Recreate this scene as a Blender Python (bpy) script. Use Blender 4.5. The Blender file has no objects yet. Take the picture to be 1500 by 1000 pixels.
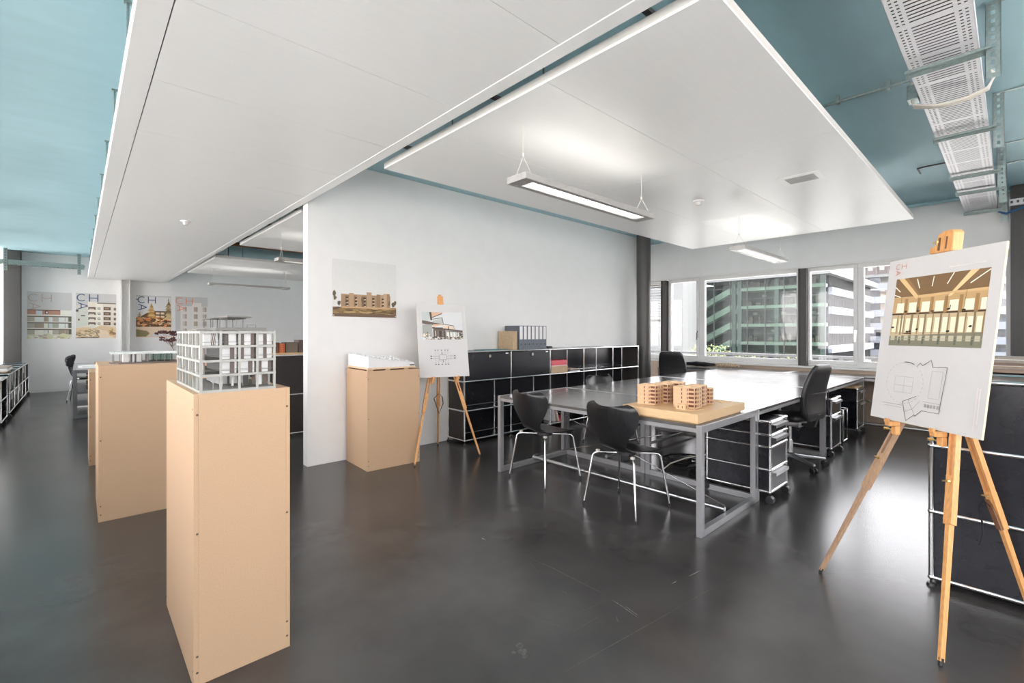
import bpy, bmesh, math, random
from mathutils import Vector, Matrix
random.seed(7)
PI = math.pi
scene = bpy.context.scene
COL = scene.collection

# ---------------------------------------------------------------- materials
def s2l(c):
    return tuple((v / 12.92 if v <= .04045 else ((v + .055) / 1.055) ** 2.4) for v in c)
def rgb(r, g, b):
    return s2l((r / 255, g / 255, b / 255))
MATS = {}
def mat(name, col, rough=.5, metal=0, var=.06, scale=30, bump=0, spec=.5, emit=None, stretch=None, rvar=0, ior=1.5):
    m = bpy.data.materials.new(name); m.use_nodes = True
    nt = m.node_tree; N = nt.nodes; L = nt.links
    b = N['Principled BSDF']
    b.inputs['Roughness'].default_value = rough
    b.inputs['Metallic'].default_value = metal
    b.inputs['Specular IOR Level'].default_value = spec; b.inputs['IOR'].default_value = ior
    tc = N.new('ShaderNodeTexCoord'); mp = N.new('ShaderNodeMapping')
    L.new(tc.outputs['Object'], mp.inputs['Vector'])
    if stretch: mp.inputs['Scale'].default_value = stretch
    nz = N.new('ShaderNodeTexNoise'); nz.inputs['Scale'].default_value = scale; nz.inputs['Detail'].default_value = 4
    L.new(mp.outputs['Vector'], nz.inputs['Vector'])
    cr = N.new('ShaderNodeValToRGB')
    cr.color_ramp.elements[0].position = .3; cr.color_ramp.elements[1].position = .7
    cr.color_ramp.elements[0].color = tuple(max(0, v * (1 - var)) for v in col) + (1,)
    cr.color_ramp.elements[1].color = tuple(min(1, v * (1 + var)) for v in col) + (1,)
    L.new(nz.outputs['Fac'], cr.inputs['Fac']); L.new(cr.outputs['Color'], b.inputs['Base Color'])
    if rvar:
        mr = N.new('ShaderNodeMapRange')
        mr.inputs['To Min'].default_value = rough - rvar; mr.inputs['To Max'].default_value = rough + rvar
        L.new(nz.outputs['Fac'], mr.inputs['Value']); L.new(mr.outputs['Result'], b.inputs['Roughness'])
    if bump:
        bp = N.new('ShaderNodeBump'); bp.inputs['Strength'].default_value = bump; bp.inputs['Distance'].default_value = .002
        L.new(nz.outputs['Fac'], bp.inputs['Height']); L.new(bp.outputs['Normal'], b.inputs['Normal'])
    if emit:
        b.inputs['Emission Color'].default_value = emit[:3] + (1,); b.inputs['Emission Strength'].default_value = emit[3]
    MATS[name] = m
    return m

def floor_mat():
    m = mat('black_floor', (.060, .056, .054), .30, 0, .22, 2.2, spec=.55)
    nt = m.node_tree; N = nt.nodes; L = nt.links; b = N['Principled BSDF']
    tc = N.new('ShaderNodeTexCoord')
    n1 = N.new('ShaderNodeTexNoise'); n1.inputs['Scale'].default_value = 1.3; n1.inputs['Detail'].default_value = 3; n1.inputs['Roughness'].default_value = .5
    L.new(tc.outputs['Object'], n1.inputs['Vector'])
    mr = N.new('ShaderNodeMapRange'); mr.inputs['From Min'].default_value = .2; mr.inputs['From Max'].default_value = .8
    mr.inputs['To Min'].default_value = .215; mr.inputs['To Max'].default_value = .262
    L.new(n1.outputs['Fac'], mr.inputs['Value']); L.new(mr.outputs['Result'], b.inputs['Roughness'])
    n2 = N.new('ShaderNodeTexNoise'); n2.inputs['Scale'].default_value = 120; n2.inputs['Detail'].default_value = 3
    L.new(tc.outputs['Object'], n2.inputs['Vector'])
    bp = N.new('ShaderNodeBump'); bp.inputs['Strength'].default_value = .12; bp.inputs['Distance'].default_value = .002
    L.new(n2.outputs['Fac'], bp.inputs['Height']); L.new(bp.outputs['Normal'], b.inputs['Normal'])
    return m

def glass_mat(name, tint=(1, 1, 1), ior=1.45, refl=1.0):
    m = bpy.data.materials.new(name); m.use_nodes = True
    nt = m.node_tree; N = nt.nodes; L = nt.links; N.clear()
    o = N.new('ShaderNodeOutputMaterial'); mix = N.new('ShaderNodeMixShader')
    t = N.new('ShaderNodeBsdfTransparent'); t.inputs['Color'].default_value = tint + (1,)
    g = N.new('ShaderNodeBsdfGlossy'); g.inputs['Roughness'].default_value = .02
    f = N.new('ShaderNodeFresnel'); f.inputs['IOR'].default_value = ior
    L.new(f.outputs['Fac'], mix.inputs['Fac']); L.new(t.outputs['BSDF'], mix.inputs[1]); L.new(g.outputs['BSDF'], mix.inputs[2])
    L.new(mix.outputs['Shader'], o.inputs['Surface'])
    MATS[name] = m
    return m

def print_mat():
    m = mat('printed_paper', (1, 1, 1), .45)
    nt = m.node_tree; N = nt.nodes; L = nt.links; b = N['Principled BSDF']
    a = N.new('ShaderNodeAttribute'); a.attribute_name = 'Col'
    mx = N.new('ShaderNodeMixRGB'); mx.blend_type = 'MULTIPLY'; mx.inputs['Fac'].default_value = .5
    src = b.inputs['Base Color'].links[0].from_socket
    L.new(a.outputs['Color'], mx.inputs['Color1']); L.new(src, mx.inputs['Color2'])
    L.new(mx.outputs['Color'], b.inputs['Base Color'])
    return m

M = MATS
floor_mat(); print_mat()
glass_mat('window_glass', (.985, .98, .98)); glass_mat('facade_glass', (.75, .82, .80), 1.25)
mat('white_wall', (.85, .845, .835), .75, var=.015, scale=6, bump=.06)
mat('white_panel', (.745, .75, .75), .34, var=.012, scale=5, spec=.25, stretch=(1, 12, 1))
mat('panel_edge', (.62, .60, .57), .5, var=.03)
mat('seam_dark', (.10, .10, .10), .8)
mat('blue_concrete', (.37, .56, .615), .7, var=.03, scale=2.5, bump=.1, stretch=(1, 3, 1))
mat('steel_post', (.055, .050, .048), .42, var=.08, spec=.5)
mat('column_grey', (.085, .080, .076), .38, var=.05, spec=.5)
mat('white_paint', (.78, .775, .76), .35, var=.02)
mat('mdf', (.575, .385, .24), .62, var=.06, scale=230)
mat('mdf_edge', (.72, .53, .35), .6, var=.08, scale=160)
mat('scuff', (.24, .225, .21), .24, var=.5, scale=60)
mat('scuff_faint', (.082, .077, .073), .24, var=.3, scale=60)
mat('screw_dark', (.12, .08, .05), .5)
mat('chrome', (.82, .82, .82), .12, 1, var=.03)
mat('steel_satin', (.62, .63, .64), .33, 1, var=.05)
mat('galvanised', (.30, .36, .35), .4, .7, var=.12, scale=60)
mat('tray_white', (.74, .74, .76), .45, .1, var=.03)
mat('aluminium_grey', (.40, .40, .41), .36, .55, var=.05)
mat('black_powder', (.012, .013, .018), .22, var=.15, scale=12, spec=.5)
mat('black_panel_warm', (.040, .034, .032), .4, var=.1)
mat('black_linoleum', (.095, .091, .088), .17, var=.12, scale=9, spec=.8, ior=1.75, rvar=.04)
mat('black_edge', (.03, .03, .03), .4)
mat('black_ash', (.012, .012, .013), .30, var=.5, scale=14, stretch=(6, 6, .5), spec=.5, bump=.15)
mat('black_leather', (.020, .020, .022), .36, var=.15, scale=90, bump=.15)
mat('black_plastic', (.018, .018, .019), .4)
mat('black_fabric', (.016, .016, .018), .85, var=.3, scale=80)
mat('beech', (.72, .36, .13), .42, var=.16, scale=12, stretch=(10, 10, .8))
mat('beech_grey', (.42, .27, .17), .45, var=.16, scale=12, stretch=(10, 10, .8))
mat('dark_wood', (.17, .075, .035), .5, var=.2)
mat('model_wood', (.72, .49, .27), .55, var=.10, scale=14, stretch=(12, 1, 12))
mat('model_block', (.64, .42, .25), .55, var=.08, scale=40)
mat('model_slot', (.16, .055, .03), .6)
mat('model_roof', (.82, .56, .33), .55, var=.05, scale=40)
mat('model_grey', (.40, .40, .37), .6, var=.05)
mat('model_grey_dark', (.19, .18, .165), .6)
mat('model_white', (.74, .74, .735), .6, var=.02)
mat('model_brown', (.15, .115, .10), .6)
mat('acrylic', (.62, .66, .65), .2)
mat('paper_white', (.84, .84, .83), .7, var=.02)
mat('board_white', (.64, .63, .62), .55, var=.01)
mat('board_edge', (.74, .66, .45), .7, var=.05)
mat('kraft', (.52, .38, .24), .75, var=.08)
mat('grey_card', (.34, .29, .25), .75, var=.1)
mat('brown_card', (.30, .22, .17), .75, var=.1)
mat('binder_grey', (.13, .15, .18), .6, var=.25, scale=250)
mat('binder_black', (.025, .025, .027), .6)
mat('teal_card', (.05, .24, .25), .5)
mat('red_pattern', (.70, .05, .09), .6)
mat('orange_book', (.75, .20, .08), .5)
mat('pink_book', (.80, .62, .55), .5)
mat('brass', (.75, .55, .25), .3, 1)
mat('cable_white', (.62, .58, .52), .5)
mat('slot_dark', (.06, .06, .065), .5)
mat('cable_blue', (.03, .14, .33), .5)
mat('sill_white', (.80, .79, .77), .4, var=.02)
mat('radiator_beige', (.60, .47, .36), .5, var=.05)
mat('blind_slat', (.11, .10, .09), .45, .3, var=.05)
mat('steel_dark', (.13, .135, .145), .4, .4, var=.05)
mat('lamp_grey', (.42, .41, .40), .4, .4)
mat('lamp_diffuser', (.9, .9, .9), .4, emit=(1, .97, .92, 1.3))
mat('lamp_uplight', (.9, .9, .9), .4, emit=(1, .95, .86, 1.5))
mat('louvre', (.75, .75, .74), .25, .6)
mat('leaf_dark', (.075, .022, .022), .8, var=.4)
mat('plant_green', (.05, .065, .018), .8, var=.5, scale=8)
mat('plant_stem', (.18, .12, .08), .8)
mat('tree_green', (.03, .045, .018), .8, var=.5, scale=8)
mat('ground_outside', (.11, .115, .105), .9, var=.2, scale=1)
mat('terrace_bounce', (.55, .54, .52), .9, var=.1, scale=2)
mat('terrace_grey', (.42, .41, .40), .9, var=.1, scale=2)
mat('facade_white', (.118, .122, .122), .6, var=.02)
mat('facade_line', (.22, .24, .25), .6)
mat('slab_green', (.26, .285, .24), .6, var=.03)
mat('facade_dark', (.022, .025, .024), .35, var=.6, scale=.35)
mat('mullion', (.035, .038, .04), .5)
mat('band_blue', (.155, .168, .195), .5, var=.05, scale=2)
mat('stair_pale', (.30, .33, .28), .6)
mat('grille_grey', (.45, .45, .44), .5)
mat('umbrella_beige', (.50, .38, .26), .8, var=.6, scale=60)
mat('band_glass', (.035, .04, .05), .2, var=.6, scale=1.2)
mat('facade_beige', (.22, .18, .14), .7, var=.05)
mat('brick_grey', (.085, .072, .07), .8, var=.2, scale=3)
mat('rail_dark', (.045, .047, .05), .5)
mat('glow_window', (.22, .22, .20), .4)

# ---------------------------------------------------------------- mesh builder
class MB:
    def __init__(s): s.v = []; s.f = []; s.m = []; s.c = []; s.sm = []
    def add(s, vs, fs, m=0, col=None, smooth=False):
        o = len(s.v); s.v += [tuple(v) for v in vs]
        for f in fs:
            s.f.append(tuple(i + o for i in f)); s.m.append(m); s.c.append(col); s.sm.append(smooth)
        return s
    def box(s, x0, x1, y0, y1, z0, z1, m=0, col=None):
        if x0 > x1: x0, x1 = x1, x0
        if y0 > y1: y0, y1 = y1, y0
        if z0 > z1: z0, z1 = z1, z0
        vs = [(x, y, z) for z in (z0, z1) for y in (y0, y1) for x in (x0, x1)]
        return s.add(vs, [(0, 2, 3, 1), (4, 5, 7, 6), (0, 1, 5, 4), (2, 6, 7, 3), (0, 4, 6, 2), (1, 3, 7, 5)], m, col)
    def obox(s, c, ux, uy, uz, m=0, col=None):
        c, ux, uy, uz = map(Vector, (c, ux, uy, uz))
        vs = [c + ux * i + uy * j + uz * k for k in (-1, 1) for j in (-1, 1) for i in (-1, 1)]
        return s.add(vs, [(0, 2, 3, 1), (4, 5, 7, 6), (0, 1, 5, 4), (2, 6, 7, 3), (0, 4, 6, 2), (1, 3, 7, 5)], m, col)
    def beam(s, p, q, w, h, up=(0, 0, 1), m=0, w2=None, h2=None):
        p, q, up = Vector(p), Vector(q), Vector(up)
        d = (q - p).normalized(); a = d.cross(up)
        if a.length < 1e-4: a = d.cross(Vector((1, 0, 0)))
        a.normalize(); b = a.cross(d).normalized()
        w2 = w if w2 is None else w2; h2 = h if h2 is None else h2
        vs = [p + a * i * w / 2 + b * j * h / 2 for i, j in ((-1, -1), (1, -1), (1, 1), (-1, 1))] + \
             [q + a * i * w2 / 2 + b * j * h2 / 2 for i, j in ((-1, -1), (1, -1), (1, 1), (-1, 1))]
        return s.add(vs, [(3, 2, 1, 0), (4, 5, 6, 7), (0, 1, 5, 4), (1, 2, 6, 5), (2, 3, 7, 6), (3, 0, 4, 7)], m)
    def tube(s, pts, r, n=8, m=0, closed=False, taper=None):
        P = [Vector(p) for p in pts]; k = len(P); T = []
        for i in range(k):
            a = P[i - 1] if (i > 0 or closed) else P[i]; b = P[(i + 1) % k] if (i < k - 1 or closed) else P[i]
            T.append((b - a).normalized())
        ref = Vector((0, 0, 1)) if abs(T[0].z) < .9 else Vector((1, 0, 0))
        nrm = (ref - T[0] * ref.dot(T[0])).normalized(); vs = []
        for i in range(k):
            nrm = nrm - T[i] * nrm.dot(T[i])
            if nrm.length < 1e-5: nrm = T[i].orthogonal()
            nrm.normalize(); bi = T[i].cross(nrm)
            rr = r if not taper else r + (taper - r) * i / (k - 1)
            for j in range(n):
                an = 2 * PI * j / n
                vs.append(P[i] + (nrm * math.cos(an) + bi * math.sin(an)) * rr)
        fs = []
        for i in range(k if closed else k - 1):
            for j in range(n):
                a, b = i * n + j, i * n + (j + 1) % n
                c, d = ((i + 1) % k) * n + (j + 1) % n, ((i + 1) % k) * n + j
                fs.append((a, b, c, d))
        s.add(vs, fs, m, None, True)
        if not closed:
            s.add(vs[:n], [tuple(range(n - 1, -1, -1))], m); s.add(vs[-n:], [tuple(range(n))], m)
        return s
    def cyl(s, p, q, r, r2=None, n=16, m=0):
        return s.tube([p, q], r, n, m, taper=(r if r2 is None else r2))
    def sphere(s, c, r, n=10, m=0, sc=(1, 1, 1)):
        c = Vector(c); k = max(4, n // 2); vs = [c + Vector((0, 0, -r * sc[2]))]
        for i in range(1, k):
            t = -PI / 2 + PI * i / k
            for j in range(n):
                a = 2 * PI * j / n
                vs.append(c + Vector((r * math.cos(t) * math.cos(a) * sc[0], r * math.cos(t) * math.sin(a) * sc[1], r * math.sin(t) * sc[2])))
        vs.append(c + Vector((0, 0, r * sc[2]))); L = len(vs) - 1; fs = []
        for j in range(n): fs.append((0, 1 + (j + 1) % n, 1 + j)); fs.append((L, L - n + j, L - n + (j + 1) % n))
        for i in range(k - 2):
            for j in range(n):
                a = 1 + i * n + j; b = 1 + i * n + (j + 1) % n
                fs.append((a, b, b + n, a + n))
        return s.add(vs, fs, m, None, True)
    def loft(s, secs, n=20, p=3.0, m=0):
        vs = []
        for c, ax, ay in secs:
            c, ax, ay = Vector(c), Vector(ax), Vector(ay)
            for j in range(n):
                a = 2 * PI * j / n; ca, sa = math.cos(a), math.sin(a)
                vs.append(c + ax * (abs(ca) ** (2 / p) * (1 if ca >= 0 else -1)) + ay * (abs(sa) ** (2 / p) * (1 if sa >= 0 else -1)))
        fs = []; k = len(secs)
        for i in range(k - 1):
            for j in range(n):
                fs.append((i * n + j, i * n + (j + 1) % n, (i + 1) * n + (j + 1) % n, (i + 1) * n + j))
        fs.append(tuple(range(n - 1, -1, -1))); fs.append(tuple(range((k - 1) * n, k * n)))
        return s.add(vs, fs, m, None, True)
    def prism(s, poly, z0, z1, m=0):
        n = len(poly)
        vs = [(x, y, z0) for x, y in poly] + [(x, y, z1) for x, y in poly]
        fs = [tuple(range(n - 1, -1, -1)), tuple(range(n, 2 * n))] + [(i, (i + 1) % n, n + (i + 1) % n, n + i) for i in range(n)]
        return s.add(vs, fs, m)
    def poly(s, pts, m=0, col=None): return s.add(pts, [tuple(range(len(pts)))], m, col)
    def build(s, name, mats, parent=None, bevel=0, seg=2, off=(0, 0, 0)):
        if isinstance(mats, str): mats = [mats]
        me = bpy.data.meshes.new(name)
        ox, oy, oz = off
        me.from_pydata([(x - ox, y - oy, z - oz) for x, y, z in s.v], [], s.f)
        for k in mats: me.materials.append(MATS[k])
        me.polygons.foreach_set('material_index', s.m)
        me.polygons.foreach_set('use_smooth', s.sm)
        if any(c is not None for c in s.c):
            at = me.color_attributes.new('Col', 'FLOAT_COLOR', 'CORNER'); data = []
            for pgn, c in zip(s.f, s.c): data += list((c or (1, 1, 1)) + (1,)) * len(pgn)
            at.data.foreach_set('color', data)
        me.validate(); me.update()
        if bevel:
            bm = bmesh.new(); bm.from_mesh(me)
            es = [e for e in bm.edges if len(e.link_faces) == 2 and e.calc_face_angle(0) > .6]
            bmesh.ops.bevel(bm, geom=es, offset=bevel, segments=seg, profile=.5, affect='EDGES', clamp_overlap=True)
            bm.to_mesh(me); bm.free()
        if any(s.sm): me.set_sharp_from_angle(angle=.7)
        o = bpy.data.objects.new(name, me); COL.objects.link(o)
        if parent: o.parent = parent
        return o

def tag(o, label=None, cat=None, group=None, kind=None):
    if label: o['label'] = label
    if cat: o['category'] = cat
    if group: o['group'] = group
    if kind: o['kind'] = kind
    return o
def thing(name, label, cat, loc=(0, 0, 0), rz=0, group=None):
    o = bpy.data.objects.new(name, None); COL.objects.link(o)
    o.empty_display_size = .1; o.location = loc; o.rotation_euler = (0, 0, rz)
    return tag(o, label, cat, group)
def struct(o): o['kind'] = 'structure'; return o
def dup(root, loc, rz, label, group=None):
    r = root.copy(); COL.objects.link(r); r.location = loc; r.rotation_euler = (0, 0, rz); r['label'] = label
    if group: r['group'] = group
    for ch in list(root.children):
        c = ch.copy(); COL.objects.link(c); c.parent = r
        for g in list(ch.children):
            d = g.copy(); COL.objects.link(d); d.parent = c
    return r
def put(o, loc, rz=0): o.location = loc; o.rotation_euler = (0, 0, rz); return o

# ---------------------------------------------------------------- camera
cam = bpy.data.cameras.new('camera'); co = bpy.data.objects.new('camera', cam); COL.objects.link(co)
co.location = (0, 0, 1.345); co.rotation_euler = (PI / 2, 0, -math.atan2(.6812, .7319))
cam.sensor_width = 36; cam.lens = 683 / 1500 * 36; cam.shift_y = -13 / 1500; cam.clip_start = .05; cam.clip_end = 500
scene.camera = co
SKY = 2.3; EXPO = 1.84; SUN = 13
# ---------------------------------------------------------------- room shell
ZC = 3.13; XL = -1.35; XR = 8.55; YB = 14.93; YR = -3.2
fo = struct(MB().box(XL - .3, XR + .3, YR - .2, YB + .2, -.2, 0).build('floor', 'black_floor'))
b = MB(); random.seed(2)                                            # scratches and scuffs worn into the floor
def scratch(x0, y0, x1, y1, w, m, n=6):
    d = Vector((x1 - x0, y1 - y0, 0)); s = Vector((-d.y, d.x, 0)).normalized() * w / 2; P = []
    for k in range(n):
        q = Vector((x0, y0, .0006)) + d * k / (n - 1) + s * random.uniform(-1.2, 1.2); t = math.sin(PI * (k + .4) / n) * random.uniform(.5, 1.2)
        P.append((q - s * t, q + s * t))
    for (u0, v0), (u1, v1) in zip(P[:-1], P[1:]): b.poly([u0, u1, v1, v0], m)
for q in ((1.982, 2.015, 1.980, 1.432, .010, 1), (1.968, 1.378, 1.937, 1.205, .004, 0), (1.970, 1.299, 1.950, 1.215, .003, 0), (2.322, 1.244, 2.381, 1.240, .004, 0), (2.467, 1.220, 2.577, 1.204, .004, 0),
          (2.684, 1.045, 1.416, 1.215, .006, 1), (1.739, 1.426, 1.960, 1.386, .003, 1), (1.576, 1.352, 1.846, 1.335, .003, 1), (1.532, 1.648, 1.637, 1.358, .003, 1), (1.938, 2.378, 1.933, 2.331, .006, 0), (1.953, 1.974, 1.884, 1.809, .003, 1), (1.849, 1.604, 1.841, 1.562, .008, 1), (1.865, 1.281, 1.844, 1.245, .010, 1)): scratch(*q)
for x, y, r_ in ((1.389, 1.444, .018), (1.372, 1.41, .022), (1.359, 1.382, .012), (1.34, 1.43, .010)):
    b.poly([(x + r_ * math.cos(k * .7) * random.uniform(.8, 1.1), y + r_ * math.sin(k * .7) * random.uniform(.8, 1.1), .0006) for k in range(9)], 1)
b.build('scuff_marks', ['scuff', 'scuff_faint'], fo)
struct(MB().box(XL - .3, XR + .3, YR - .2, YB + .2, ZC, ZC + .25).build('ceiling', 'blue_concrete'))
struct(MB().box(XL - .3, XR + .3, YB, YB + .2, 0, ZC).build('wall_back', 'white_wall'))
struct(MB().box(XL - .3, XR + .3, YR - .2, YR, 0, .06).box(XL - .3, XR + .3, YR - .2, YR, 3.05, ZC).box(5.25, XR + .3, YR - .2, YR, .06, 3.05).box(XL, 5.25, YR - .2, YR, .06, .95).build('wall_rear', 'white_wall'))
struct(MB().box(1.68, 7.70, 4.81, 4.93, 0, ZC).build('wall_partition', 'white_wall', bevel=.003))
b = MB().box(XL, XR, YB - .012, YB, 0, .06)
struct(b.build('baseboard_back', 'white_paint'))
w = MB().box(XR, XR + .3, YR, YB, 0, .79, 1).box(XR, XR + .3, YR, YB, 2.40, ZC)
struct(w.build('wall_right', ['white_wall', 'radiator_beige']))
w = MB().box(XL - .3, XL, YR, YB, 0, .70).box(XL - .3, XL, YR, YB, 3.05, ZC)
struct(w.build('wall_left', 'white_wall'))
struct(MB().box(XR - .07, XR + .3, YR, YB, .78, .812).build('trim_1', 'sill_white', bevel=.006))
struct(MB().box(XR - .02, XR + .02, YR, YB, 2.385, 2.41).build('trim_2', 'sill_white'))
struct(MB().box(XL - .3, XL + .04, YR, YB, .70, .72).build('trim_3', 'sill_white', bevel=.006))

posts = [-2.44, -.04, 2.32, 4.76, 7.14, 9.52, 11.90, 14.28]
def window(n, side, y0, y1, panes, casements):
    xg = XR + .15 if side > 0 else XL - .15
    d = -side
    f = MB(); za, zb, zlo, zhi = (.905, 2.33, .812, 2.40) if side > 0 else (.78, 2.99, .72, 3.05)
    f.box(xg - .035, xg + .035, y0, y1, zlo, za); f.box(xg - .035, xg + .035, y0, y1, zb, zhi)
    ys = [y0] + [v for p in panes for v in p] + [y1]
    for i in range(0, len(ys), 2): f.box(xg - .035, xg + .035, ys[i], ys[i + 1], za, zb)
    for k, (a, c) in enumerate(panes):
        if k in casements:                                          # the sash stands proud of the frame
            x0, x1 = xg + d * .035, xg + d * .06
            q = .055
            f.box(x0, x1, a - q, c + q, za - q, za); f.box(x0, x1, a - q, c + q, zb, zb + q)
            f.box(x0, x1, a - q, a, za, zb); f.box(x0, x1, c, c + q, za, zb)
    o = struct(f.build('window_%d' % n, 'white_paint', bevel=.006))
    for k, (a, c) in enumerate(panes):
        MB().box(xg - .004, xg + .004, a - .002, c + .002, za - .002, zb + .002).build('pane', 'window_glass', o)
        if k in casements:
            h = MB(); yy = (a - .03) if casements[k] < 0 else (c + .03)
            h.box(xg + d * .06, xg + d * .075, yy - .014, yy + .014, 1.24, 1.38)
            h.beam((xg + d * .10, yy, 1.345), (xg + d * .10, yy, 1.21), .02, .012, (1, 0, 0)); h.cyl((xg + d * .07, yy, 1.34), (xg + d * .105, yy, 1.34), .009)
            h.build('handle', 'chrome', o)
    return o
n = 1
for i in range(len(posts) - 1):
    y0, y1 = posts[i] + .05, posts[i + 1] - .05
    pn, cs = [(y0 + .07, y1 - .74), (y1 - .63, y1 - .08)], {1: -1}
    if i == 2: pn, cs = [(2.43, 3.97), (4.12, 4.64)], {1: -1}
    if i == 1: pn, cs = [(.06, 1.53), (1.656, 2.23)], {1: -1}
    window(n, 1, y0, y1, pn, cs); n += 1
for i in range(len(posts) - 1):
    y0, y1 = posts[i] + .05, posts[i + 1] - .05
    window(n, -1, y0, y1, [(y0 + .07, y0 + 1.12), (y1 - 1.12, y1 - .07)], {}); n += 1
for i in range(4):                                                   # unseen rear window band behind the viewer, added to let in more daylight
    x0 = XL + .05 + i * 1.65; x1 = x0 + 1.6
    f = MB()
    for a, c in ((x0, x0 + .06), (x1 - .06, x1)): f.box(a, c, YR - .14, YR - .07, .95, 3.05)
    f.box(x0 + .06, x1 - .06, YR - .14, YR - .07, .95, 1.01); f.box(x0 + .06, x1 - .06, YR - .14, YR - .07, 2.99, 3.05)
    o = struct(f.build('window_%d' % n, 'white_paint')); n += 1
    MB().box(x0 + .058, x1 - .058, YR - .109, YR - .101, 1.008, 2.992).build('pane', 'window_glass', o)
for i, y in enumerate(posts):
    if i == 1:
        struct(MB().box(8.30, 8.42, y - .06, y + .06, 0, ZC).build('steel_column', 'steel_post', bevel=.006))
    if y > 0 and i != 7:
        p = MB().box(XR + .02, XR + .14, y - .06, y - .045, .812, 2.385).box(XR + .02, XR + .14, y + .045, y + .06, .812, 2.385).box(XR + .04, XR + .10, y - .045, y + .045, .812, 2.385)
        struct(p.build('window_post', 'steel_post'))
    else:
        struct(MB().box(XR + .04, XR + .14, y - .06, y + .06, .812, 2.385).build('window_post', 'steel_post'))
    struct(MB().box(XL - .14, XL - .04, y - .06, y + .06, .72, 3.05).build('window_post', 'steel_post'))
struct(MB().box(-1.17, -.91, 14.68, 14.91, 0, ZC).build('steel_column', 'column_grey', bevel=.01))
struct(MB().cyl((7.6, 4.62, 0), (7.6, 4.62, ZC), .125, n=32).build('round_column', 'column_grey'))
h = MB().box(.768, .782, 14.76, YB - .012, 0, 2.63).box(.922, .936, 14.76, YB - .012, 0, 2.63).box(.782, .922, 14.84, 14.86, 0, 2.63)
h.box(.755, .95, 14.74, YB - .012, 2.55, 2.565)
struct(h.build('steel_column', 'white_paint'))

# suspended ceiling panels
def panel(x0, x1, y0, y1, xs, ys, z0, z1, gap=.0025):
    p = MB()
    X = [x0] + xs + [x1]; Y = [y0] + ys + [y1]
    for i in range(len(X) - 1):
        for j in range(len(Y) - 1):
            p.box(X[i] + (gap / 2 if i else 0), X[i + 1] - (gap / 2 if i < len(X) - 2 else 0), Y[j] + (gap / 2 if j else 0), Y[j + 1] - (gap / 2 if j < len(Y) - 2 else 0), z0, z0 + .012)
    e = .0
    p.box(x0 + e, x1 - e, y0 + e, y1 - e, z0 + .0125, z1, 1)
    p.box(x0 + .02, x1 - .02, y0 + .02, y1 - .02, z0 + .0121, z0 + .0126, 2)
    return struct(p.build('ceiling_panel', ['white_panel', 'panel_edge', 'seam_dark']))
PZ = 2.63
lp = MB(); Y = [YR] + [1.377 + .795 * k for k in range(-6, 18) if YR < 1.377 + .795 * k < YB - .1] + [YB - .02]
lp.box(.167, .272, YR, YB - .02, PZ, PZ + .012); lp.box(1.573, 1.65, YR, YB - .02, PZ - .004, PZ + .012)
for a, c in zip(Y[:-1], Y[1:]): lp.box(.277, 1.571, a + .0012, c - .0012, PZ, PZ + .012)
lp.box(.17, 1.64, YR, YB - .02, PZ + .0125, PZ + .12, 0)
lp.box(.19, 1.62, YR, YB - .03, PZ + .0121, PZ + .0126, 1)
struct(lp.build('ceiling_panel', ['white_panel', 'seam_dark']))
panel(1.76, 6.92, .765, 3.365, [3.53, 5.30], [1.63, 2.50], PZ, PZ + .05)
panel(1.74, 6.92, 5.15, 7.75, [3.53, 5.30], [6.0, 6.88], PZ, PZ + .05)
panel(1.72, 6.92, 9.30, 12.08, [3.53, 5.30], [10.2, 11.1], PZ, PZ + .05)
hg = MB()
for y in [k * 1.25 - 3 for k in range(15)]:
    hg.cyl((.196, y, PZ + .12), (.196, y, ZC), .007, n=6); hg.beam((.18, y, ZC - .006), (.23, y, ZC - .006), .03, .010)
struct(hg.build('panel_hanger', 'galvanised'))
hg = MB()
for y0, y1 in ((.765, 3.365), (5.15, 7.75), (9.3, 12.08)):
    for y in (y0 + .3, (y0 + y1) / 2, y1 - .3):
        for x in (2.2, 4.4, 6.5): hg.cyl((x, y, PZ + .05), (x, y, ZC), .006, n=6)
        hg.beam((1.66, y, PZ + .09), (1.9, y, PZ + .09), .03, .02)
struct(hg.build('panel_hanger', 'seam_dark'))

# ---------------------------------------------------------------- lamps
def make_lamp(loc, label):
    L2, W2, H = .735, .085, .042
    t = thing('pendant_lamp', label, 'lamp', loc, 0, 'pendant strip lamps')
    b = MB()
    b.box(-L2, L2, -W2, -.048, 0, H); b.box(-L2, L2, .048, W2, 0, H); b.box(-L2, -L2 + .09, -.048, .048, 0, H); b.box(L2 - .09, L2, -.048, .048, 0, H)
    b.build('housing', 'lamp_grey', t, bevel=.004)
    MB().box(-L2 + .09, L2 - .09, -.048, .048, .022, .026).build('diffuser', 'lamp_diffuser', t)
    MB().box(-L2 + .12, L2 - .12, -.03, .03, H - .006, H - .002).build('uplight', 'lamp_uplight', t)
    lv = MB()
    for k in range(26):
        x = -L2 + .11 + k * (2 * L2 - .22) / 25
        lv.box(x - .0008, x + .0008, -.047, .047, .006, .02)
    lv.box(-L2 + .09, L2 - .09, -.003, .003, .004, .02)
    lv.build('louvre', 'louvre', t)
    for x in (-L2 + .06, L2 - .06):
        wv = MB(); top = 2.63 - loc[2]
        wv.tube([(x, 0, top), (x, 0, .17)], .0018, 5); wv.cyl((x, 0, .165), (x, 0, .185), .006, n=8)
        wv.tube([(x, 0, .17), (x, .07, H)], .0015, 5); wv.tube([(x, 0, .17), (x, -.07, H)], .0015, 5)
        wv.build('suspension_wire', 'cable_white', t)
    return t
lamp0 = make_lamp((2.69, 2.065, 2.268), 'grey strip lamp hanging in front of the partition, nearest over the long table')
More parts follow.
